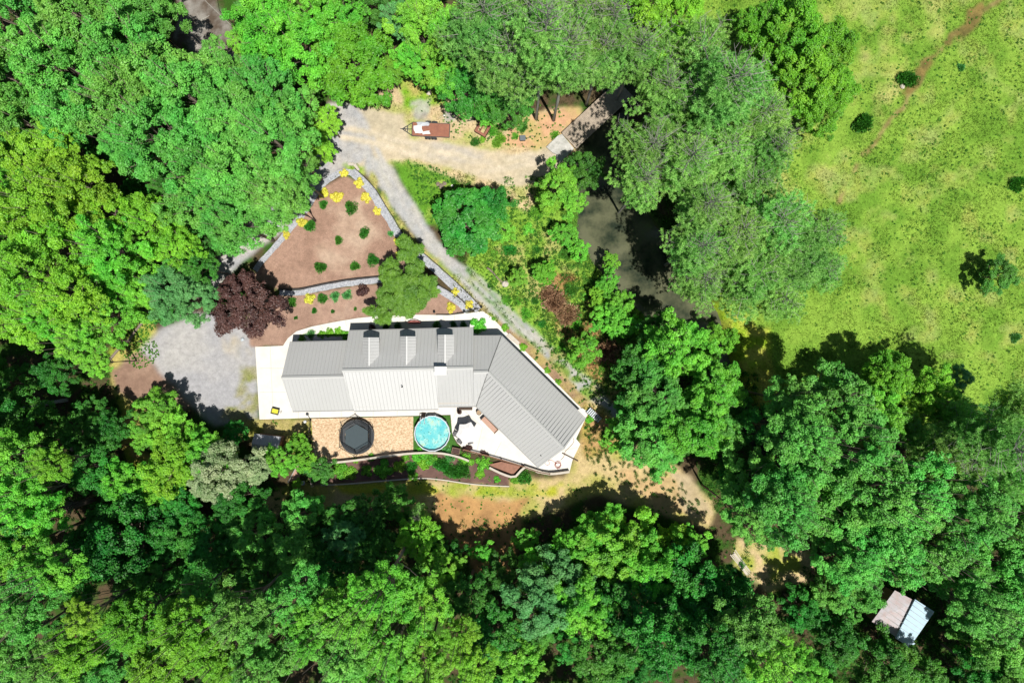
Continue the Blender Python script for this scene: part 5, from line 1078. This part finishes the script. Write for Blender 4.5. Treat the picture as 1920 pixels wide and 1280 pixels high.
MB().box((0, 0, 0.28), (0.85, 0.62, 0.06)).build('floor', mat('yellow_plastic', C(235, 225, 50), 0.5, 0.1, 4), ct)
for c_, d_ in [((0, 0.33, 0.38), (0.9, 0.06, 0.24)), ((0, -0.33, 0.38), (0.9, 0.06, 0.24)), ((0.44, 0, 0.38), (0.06, 0.62, 0.24)), ((-0.44, 0, 0.38), (0.06, 0.62, 0.24))]: MB().box(c_, d_).build('side', M['pad'], ct)
for a in (-0.3, 0.3):
    for b in (-0.38, 0.38): MB().tube([(a, b-0.04, 0.14), (a, b+0.04, 0.14)], 0.14, 12).build('wheel', M['pad'], ct)
MB().tube([(0.46, 0, 0.3), (0.7, 0.05, 0.35), (0.75, -0.1, 0.35), (0.75, 0.2, 0.35)], 0.02, 5).build('handle', M['pad'], ct)
lp = T0('lamp_post', 'white globe lamp on a dark post at the concrete edge', 'lamp', 582.5, 786, 0)
MB().lathe([(0.14, 0), (0.12, 0.1), (0.05, 0.15), (0.045, 2.1), (0.1, 2.15)], n=12).build('post', M['edge'], lp)
MB().lathe([(0.02, 2.12), (0.16, 2.2), (0.2, 2.34), (0.16, 2.48), (0.02, 2.55)], n=16).build('globe', M['canvas'], lp, smooth=True)
# sheds
def rect(cx, cy, w_, h_, rz, z):   # world rectangle corners
    c, s = math.cos(rz), math.sin(rz); return [(cx+a*w_/2*c-b*h_/2*s, cy+a*w_/2*s+b*h_/2*c, z) for a, b in ((-1, -1), (1, -1), (1, 1), (-1, 1))]
def shed(name, label, px, py, rz, L_, Wd, zt, rise, roofm, wallm, ov=0.2, rib=0.3):
    x, y, _ = W(px, py, 0); t = thing(name, label, 'shed', (x, y, 0), rz)
    a, b = L_/2, Wd/2; mb = MB(); mb.add([(-a, -b, 0), (a, -b, 0), (a, b, 0), (-a, b, 0), (-a, -b, zt), (a, -b, zt), (a, b, zt), (-a, b, zt), (-a, 0, zt+rise-0.06), (a, 0, zt+rise-0.06)],
        [(0, 1, 5, 4), (2, 3, 7, 6), (1, 2, 6, 9, 5), (3, 0, 4, 8, 7)]); mb.build('wall', wallm, t)
    a += ov; k = ov*rise/b; b2 = b+ov
    M['tmp'] = roofm
    roofplane('roof', [(-a, -b2, zt-k), (a, -b2, zt-k), (a, 0, zt+rise), (-a, 0, zt+rise)], t, rib=rib, m='tmp', th=0.05)
    roofplane('roof', [(a, b2, zt-k), (-a, b2, zt-k), (-a, 0, zt+rise), (a, 0, zt+rise)], t, rib=rib, m='tmp', th=0.05)
    MB().box((a-ov+0.02, 0, 1.0), (0.06, min(1.2, Wd*0.5), 1.9)).build('door', M['door'], t)
    return t
shed('garden_shed', 'small grey-roofed garden shed among bushes left of the trampoline', 510, 829, math.radians(-7), 3.0, 2.0, 1.9, 0.5, mat('shed_roof', C(190, 192, 198), 0.5, 0.06, 2), M['wood'], 0.15)
fs_ = thing('tin_roof_shed', 'large tin-roofed shed with rust-streaked and bluish roof panels, lower right wood', 'shed', W(1675, 1135, 0))
pinkm = mat('rusty_tin', C(215, 215, 222), 0.6, 0.1, 1.5, c2=C(205, 180, 175)); bluem = mat('blue_tin', C(200, 228, 245), 0.5, 0.06, 1.5)
fs_.location = (0, 0, 0)
M['t1'] = pinkm; M['t2'] = bluem
roofplane('roof', [W(1634.5, 1165, 2.6), W(1678, 1106, 2.6), W(1718, 1127, 3.5), W(1682, 1194, 3.5)], fs_, m='t1', rib=0.6)
roofplane('roof', [W(1752, 1146, 2.7), W(1706, 1212, 2.7), W(1679, 1196, 3.68), W(1716, 1123, 3.68)], fs_, m='t2', rib=0.6)
pw = [W(1638, 1164, 0)[:2], W(1676, 1110, 0)[:2], W(1744, 1148, 0)[:2], W(1704, 1205, 0)[:2]]; pw = [(a*0.968, b*0.968) for a, b in pw]
MB().prism(pw, -0.1, 2.5).build('wall', M['wood'], fs_)
roofplane('porch_roof', [W(1700, 1216, 2.2), W(1716, 1206, 2.2), W(1706, 1196, 2.3), W(1692, 1204, 2.3)], fs_, m='t2', rib=0.5)
# raised bed at lower left of yard
rb_ = MB(); rb_.prism(PX([(541, 902), (558, 872), (567, 876), (561, 902)]), -0.1, 0.18); tag(rb_.build('gravel_corner_bed', mat('pinkish_gravel', C(200, 160, 140), 0.95, 0.2, 6)), 'wedge-shaped tan bed below the small shed', 'planting bed')
tag(MB().tube([W(540, 904, 0.12), W(560, 868, 0.12)], 0.09, 6).build('timber_edge', M['palebark']), 'pale timber edge along the wedge-shaped bed', 'timber')
rb2 = T0('wooden_planter', 'small square wooden planter box at the end of the pale wall', 'planter', 855.5, 843.5, 0.0, math.radians(-12))
for c_, d_ in [((0, 0.34, 0.4), (1.0, 0.06, 0.6)), ((0, -0.34, 0.4), (1.0, 0.06, 0.6)), ((0.47, 0, 0.4), (0.06, 0.62, 0.6)), ((-0.47, 0, 0.4), (0.06, 0.62, 0.6))]: MB().box(c_, d_).build('side', M['wood'], rb2)
MB().box((0, 0, 0.35), (0.88, 0.62, 0.5)).build('soil', M['iron'], rb2)
# hose and cable on the patio
M['hose'] = mat('red_hose', C(175, 95, 85), 0.6, 0.1, 5)
hp = []
for k in range(60):
    a = k*0.42; r_ = 0.36+0.05*math.sin(k*0.7); hp.append((W(1046, 868, 0)[0]+r_*math.cos(a)*1.0+0.0*k, W(1046, 868, 0)[1]+r_*0.9*math.sin(a)-0.005*k, 0.10+0.0012*k))
hp += [W(1045, 878, 0.1), W(1052, 885, 0.1), W(1056, 878, 0.1)]
hp = [W(a, b, 0.1) for a, b in ((1022, 868), (1026, 872), (1031, 868), (1028, 864), (1034, 862), (1040, 866))]+hp
tag(MB().tube(resample(hp, 0.1), 0.022, 5).build('garden_hose', M['hose']), 'red garden hose coiled on the concrete below the wing end', 'hose')
tag(MB().tube(resample([W(a, b, 0.1) for a, b in ((1075, 821), (1076, 828), (1068, 838), (1060, 846), (1057, 856), (1051, 862))], 0.2), 0.03, 5).build('drain_pipe', M['wood']), 'thin brown pipe snaking over the slab beside the wing gable', 'pipe')
tag(MB().box((*P2(1069, 856), 0.13), (2.2, 0.14, 0.1), math.radians(-27)).build('timber_edge', M['darkbark']), 'dark timber laid across the concrete at the far patio corner', 'timber')
o = MB().prism(PX([(949, 630), (955.5, 624), (974.5, 641.5), (971, 648)]), -0.1, 0.16).build('step_slab', M['slab2']); tag(o, 'pale landing slab on the driveway side of the wing', 'slab')
st_ = T0('garden_steps', 'narrow slatted steps with dark rail leading down from the wing corner', 'steps', 1113, 777, 0, math.radians(-42))
for k in range(8): MB().box((-0.85+k*0.26, 0, 0.35-k*0.05), (0.16, 0.75, 0.06)).build('tread', M['poolwall'], st_)
for s_ in (-1, 1): MB().tube([(-1.0, s_*0.4, 0.36), (1.15, s_*0.4, -0.02)], 0.04, 5).build('stringer', M['darkbark'], st_)
MB().tube([(-1.0, 0.42, 0.3), (-1.0, 0.42, 1.1), (0.2, 0.42, 1.0)], 0.035, 5).build('handrail', M['darkbark'], st_)
# boulder and log by the path, debris
def rock(px, py, r_, label, m, seed, name='boulder', flat=0.7):
    rr = random.Random(seed); bm_ = []; n_ = 10; prof = MB(); vs = []; fs = []
    for i in range(6):
        t = i/5*math.pi
        for k in range(n_): a = 6.283*k/n_; q = r_*(0.75+0.4*rr.random()); vs.append((q*math.sin(t)*math.cos(a), q*math.sin(t)*math.sin(a), r_*flat*math.cos(t)*(0.8+0.3*rr.random())))
    for i in range(5):
        for k in range(n_): l = (k+1) % n_; fs.append((i*n_+k, (i+1)*n_+k, (i+1)*n_+l, i*n_+l))
    x, y, _ = W(px, py, 0); o = MB().add([(a+x, b+y, c+gh(x, y)+r_*0.3) for a, b, c in vs], fs).build(name, m); return tag(o, label, 'rock')
rock(947, 532, 0.42, 'pale boulder at the end of the log beside the gravel path', M['palewall'], 3)
def log(px0, py0, px1, py1, r_, label, m, z0=0.0, z1=0.0, name='log', bend=0.3):
    a = W(px0, py0, z0); b = W(px1, py1, z1); A = Vector(a); B = Vector(b); pts = []
    for i in range(9):
        t = i/8; p = A.lerp(B, t); pts.append((p.x+math.sin(t*5+px0)*bend*0.3, p.y+math.sin(t*4)*bend*0.3, p.z+r_*0.6+(gh(p.x, p.y) if abs(p.x) < 71 and abs(p.y) < 49 else 0)))
    return tag(MB().tube(pts, [r_*(1-0.35*i/8) for i in range(9)], 8).build(name, m, smooth=True), label, 'log')
log(912, 502, 943, 529, 0.13, 'thin pale log along the gravel path ending at the boulder', M['bark'])
log(44, 766, 130, 748, 0.32, 'long pale fallen trunk in the deep shade at the left edge', M['palebark']); log(136, 842, 166, 835, 0.26, 'short fallen trunk in shade below the longer one', M['bark'])
log(98, 966, 180, 933, 0.42, 'thick dark leaning trunk in the wood at the lower left', M['darkbark'], 0, 2.0)
tg_ = MB(); tg_.tube(resample([W(a, b, 0.15) for a, b in ((206, 674), (222, 655), (240, 640), (252, 622), (268, 603))], 0.4), 0.16, 7)
tag(tg_.build('timber_edge', M['bark']), 'long weathered timber edging the gravel parking area on its left', 'timber')
bdp = T0('board_stack', 'stack of long pale boards lying at the sunlit clearing edge', 'boards', 1388, 1054, 0.05, math.radians(-53))
for k in range(6): MB().box((R.uniform(-.2, .2), -0.35+k*0.14, 0.08+0.05*(k % 2)), (3.2, 0.12, 0.05), R.uniform(-.04, .04)).build('board', M['slab2'], bdp)
for i, (a, b, r_) in enumerate([(822, 346, 0.3), (828, 350, 0.35), (834, 345, 0.28), (848, 349, 0.2)]): rock(a, b, r_, ['grey stone left in the rubble on the green patch', 'brown stone at the middle of the green patch rubble', 'grey-brown stone right in the green patch rubble', 'small white stone right of the green patch rubble'][i], M['bark'] if i < 3 else M['conc'], 10+i, 'stone')
rock(455, 636, 0.25, 'small pale stone under the edge of the purple tree', M['poolwall'], 20, 'stone'); rock(568, 905, 0.3, 'small whitish stone in shadow below the wedge bed', M['poolwall'], 21, 'stone')
rock(1691, 163, 0.35, 'pale stone beside the small field bush', M['slab2'], 22, 'stone'); rock(804, 175, 0.3, 'tan flat stone on the grass above the trailer', M['palewall'], 23, 'stone', 0.4)
# trailer
M['rust'] = mat('rusty_deck', C(182, 122, 96), 0.9, 0.15, 1.6, c2=C(150, 98, 82), bump=0.3); M['frame'] = mat('dark_frame', C(70, 75, 75), 0.6, 0.15, 4); M['tyre'] = mat('tyre_rubber', C(60, 60, 64), 0.9, 0.15, 6); M['rim'] = mat('wheel_rim', C(140, 130, 125), 0.6, 0.2, 4)
tl = T0('flatbed_trailer', 'rusty flatbed trailer with a triangular hitch on the tan lane', 'trailer', 809, 246.5, 0, math.radians(-2.5))
MB().box((0, 0, 0.62), (4.55, 1.62, 0.06)).build('deck', M['rust'], tl)
for s_ in (-1, 1): MB().box((0, s_*0.84, 0.58), (4.6, 0.07, 0.16)).build('frame_rail', M['frame'], tl)
MB().box((-2.32, 0, 0.58), (0.07, 1.7, 0.14)).build('frame_rail', M['frame'], tl); MB().box((2.32, 0, 0.58), (0.07, 1.7, 0.14)).build('frame_rail', M['frame'], tl)
hb = MB(); hb.tube([(-2.3, 0.8, 0.55), (-3.55, 0.0, 0.5)], 0.055, 6); hb.tube([(-2.3, -0.8, 0.55), (-3.55, 0.0, 0.5)], 0.055, 6); hb.tube([(-2.3, 0, 0.55), (-3.8, 0, 0.5)], 0.05, 6); hb.tube([(-2.9, 0.42, 0.54), (-2.9, -0.42, 0.54)], 0.045, 6); hb.build('hitch', M['frame'], tl)
MB().tube([(-3.2, 0, 0.05), (-3.2, 0, 0.95)], 0.05, 8).build('jack', M['frame'], tl)
for a in (-0.35, 0.42):
    for s_ in (-1, 1):
        wh = MB().lathe([(0.16, -0.09), (0.34, -0.1), (0.37, 0), (0.34, 0.1), (0.16, 0.09)], n=20); wo = wh.build('wheel', M['tyre'], tl); wo.rotation_euler = (math.pi/2, 0, 0); wo.location = (a, s_*1.0, 0.37)
        r_ = MB().lathe([(0.0, 0.05), (0.17, 0.07), (0.17, -0.07), (0, -0.05)], n=14).build('rim', M['rim'], wo)
        MB().box((a, s_*1.0, 0.79), (0.66, 0.05, 0.03)).build('fender', M['frame'], tl)
def crumple(name, label, cat, px, py, z, w_, h_, m, seed, rz=0, amp=0.12):
    rng = np.random.default_rng(seed); n_ = 14; vs = []; fs = []
    for i in range(n_):
        for j in range(n_):
            u, v_ = i/(n_-1)-0.5, j/(n_-1)-0.5; r_ = max(abs(u), abs(v_))*2; an = math.atan2(v_, u); k = 1-0.28*max(0, r_-0.6)*(1+math.sin(an*3+seed)); vs.append((u*w_*k, v_*h_*k, 0.02+amp*rng.random()*(1.1-r_)))
    for i in range(n_-1):
        for j in range(n_-1): fs.append((i*n_+j, (i+1)*n_+j, (i+1)*n_+j+1, i*n_+j+1))
    o = MB().add(vs, fs).build(name, m, smooth=True); o.location = W(px, py, 0)[:2]+(z,); o.rotation_euler = (0, 0, rz); sd = o.modifiers.new('s', 'SOLIDIFY'); sd.thickness = 0.02; return tag(o, label, cat)
crumple('tarp', 'crumpled white tarp on the front of the rusty trailer', 'tarp', 785.5, 245, 0.67, 1.15, 1.2, M['canvas'], 2, 0.2)
crumple('plastic_sheet', 'greyish crumpled plastic sheet behind the white tarp on the trailer', 'sheet', 794, 236, 0.67, 1.7, 0.6, mat('grey_plastic', C(200, 205, 212), 0.5, 0.12, 8), 5, 0.05)
crumple('white_board', 'flat white board lying on the trailer deck', 'board', 800.5, 252, 0.67, 1.0, 0.42, M['canvas'], 7, 0.12, 0.02)
# rusty cage box
cg = T0('rusty_box_frame', 'rusty red square metal fire box with two openings on the weedy ground', 'fire box', 905.5, 244, 0, math.radians(-30))
for c_, d_ in [((0, 0.62, 0.6), (1.5, 0.3, 0.06)), ((0, -0.62, 0.6), (1.5, 0.3, 0.06)), ((0.6, 0, 0.6), (0.3, 0.96, 0.06)), ((-0.6, 0, 0.6), (0.3, 0.96, 0.06)), ((-0.1, 0, 0.6), (0.1, 0.96, 0.06))]: MB().box(c_, d_).build('top_plate', M['rust'], cg)
for c_, d_ in [((0, 0.74, 0.3), (1.5, 0.04, 0.56)), ((0, -0.74, 0.3), (1.5, 0.04, 0.56)), ((0.74, 0, 0.3), (0.04, 1.4, 0.56)), ((-0.74, 0, 0.3), (0.04, 1.4, 0.56))]: MB().box(c_, d_).build('side_plate', M['iron'], cg)
def tyre(px, py, r_, label):
    o = MB().lathe([(r_*0.5, 0.02), (r_*0.95, 0.0), (r_, 0.1), (r_*0.95, 0.2), (r_*0.5, 0.18), (r_*0.5, 0.02)], n=22).build('old_tyre', M['tyre'], smooth=True); x, y, _ = W(px, py, 0); o.location = (x, y, gh(x, y)); return tag(o, label, 'tyre')
tyre(850.5, 218, 0.31, 'old dark tyre lying beside the grey stone patch'); 
bk_ = T0('small_bucket', 'small dark bucket with something yellow inside, left of the old tyre', 'bucket', 833.5, 217.3); MB().lathe([(0.14, 0), (0.19, 0.3), (0.17, 0.3), (0.12, 0.05)], n=14).build('pail', M['frame'], bk_); MB().lathe([(0, 0.2), (0.15, 0.18)], n=10).build('contents', M['conc'], bk_)
tag(MB().tube(resample([(*W(a, b, 0)[:2], 0.1) for a, b in ((875, 228), (888, 225), (900, 221.5), (911, 221), (917, 224), (921, 229))], 0.3), 0.06, 6).build('black_pipe', M['pad']), 'long bent black pipe above the rusty box', 'pipe')
gb = T0('metal_box', 'small grey metal box on the orange earth left of the bridge', 'box', 980, 260.5, 0, 0.05); MB().box((0, 0, 0.2), (0.66, 0.6, 0.4)).build('box_body', M['frame'], gb, bevel=0.02); MB().box((0, 0, 0.42), (0.7, 0.64, 0.04)).build('lid', mat('grey_lid', C(110, 118, 125), 0.6, 0.1, 4), gb)
log(987, 260, 1002, 254, 0.06, 'thin stick beside the small grey metal box', M['bark'])
# bridge
M['deck'] = mat('bridge_planks', C(215, 198, 175), 0.9, 0.2, 2.5, c2=C(165, 150, 135), bump=0.3)
A0 = Vector(P2(1054, 251)); A1 = Vector(P2(1160, 153)); B0 = Vector(P2(1079, 279)); B1 = Vector(P2(1185, 181)); bc = (A0+A1+B0+B1)/4; ang = math.atan2(A1.y-A0.y, A1.x-A0.x); LL = (A1-A0).length; WW = (B0-A0).length
br_ = thing('plank_bridge', 'grey plank bridge crossing the shaded creek under the pines', 'bridge', (bc.x, bc.y, 0.15), ang)
for k in range(16): MB().box((0, -WW/2+WW*(k+0.5)/16, R.uniform(0, 0.015)), (LL, WW/16-0.02, 0.07)).build('plank', M['deck'], br_)
for s_ in (-1, 0, 1): MB().box((0, s_*(WW/2-0.2), -0.2), (LL-0.3, 0.2, 0.3)).build('beam', M['darkbark'], br_)
for s_ in (-1, 1): MB().box((0, s_*(WW/2+0.03), 0.14), (LL, 0.12, 0.2)).build('kerb', M['deck'], br_)
for s_ in (-1, 1): MB().box((s_*(LL/2-0.4), 0, -0.8), (0.5, WW, 1.1)).build('abutment', M['slab2'], br_)
pl = MB().prism(PX([(1024, 276), (1046, 255), (1053.5, 252), (1076, 279), (1051, 304), (1042, 296), (1044, 290), (1036, 287)]), -0.2, 0.13).build('bridge_approach_slab', mat('stained_slab', C(235, 232, 225), 0.85, 0.1, 1.8, c2=C(165, 165, 155))); tag(pl, 'white stained concrete slab at the near end of the plank bridge', 'slab')
# overhead cable and pipe in the dim gap at the top left
tag(MB().tube([W(380, -30, 6.5), W(386, 3, 6.2), W(420, 35, 5.8), W(452, 66, 5.6), W(500, 110, 5.8)], 0.035, 4).build('overhead_cable', M['palebark']), 'thin pale overhead cable crossing the dim gap at the top left', 'cable')
log(369, 45, 393, 28, 0.06, 'thin pale pole lying in the dim gap at the top left', M['palebark'])
tag(MB().tube([W(860, 765, 0.2), W(1, 1, 0.2)], 0.001, 3).build('tmp', M['pad']), None, None); bpy.data.objects.remove(bpy.data.objects['tmp'])
sb = T0('white_bird_bath', 'small whitish basin beside the stone border and a yellow shrub', 'basin', 751, 452); MB().lathe([(0.12, 0), (0.08, 0.3), (0.3, 0.42), (0.27, 0.42), (0.05, 0.34)], n=16).build('bowl', mat('pale_blue', C(190, 215, 225), 0.5, 0.05, 3), sb)
for i, (a, b) in enumerate([(815, 585), (871, 584), (903, 576)]):
    l2 = T0('path_light', ['small black path light at the left end of the short edging', 'black path light between the yellow-orange shrub and stone strip', 'path light at the walkway corner beside the driveway edging'][i], 'lamp', a, b, 0, 0, 'path lights by the walkway'); MB().tube([(0, 0, 0), (0, 0, 0.45)], 0.03, 6).build('stake', M['pad'], l2); MB().lathe([(0.0, 0.62), (0.15, 0.5), (0.12, 0.44)], n=12).build('lamp_head', M['pad'], l2)
gw = T0('arched_bench', 'small reddish arched garden bench by the front walk', 'bench', 778, 605, 0.05)
MB().tube([(-0.8, 0, 0.5), (-0.4, 0.22, 0.55), (0, 0.3, 0.57), (0.4, 0.22, 0.55), (0.8, 0, 0.5)], 0.05, 6).build('backrest', M['hose'], gw); MB().box((0, 0.02, 0.35), (1.5, 0.3, 0.05)).build('seat', M['hose'], gw)
for s_ in (-1, 1): MB().box((s_*0.72, 0.05, 0.2), (0.08, 0.3, 0.4)).build('leg', M['pad'], gw)
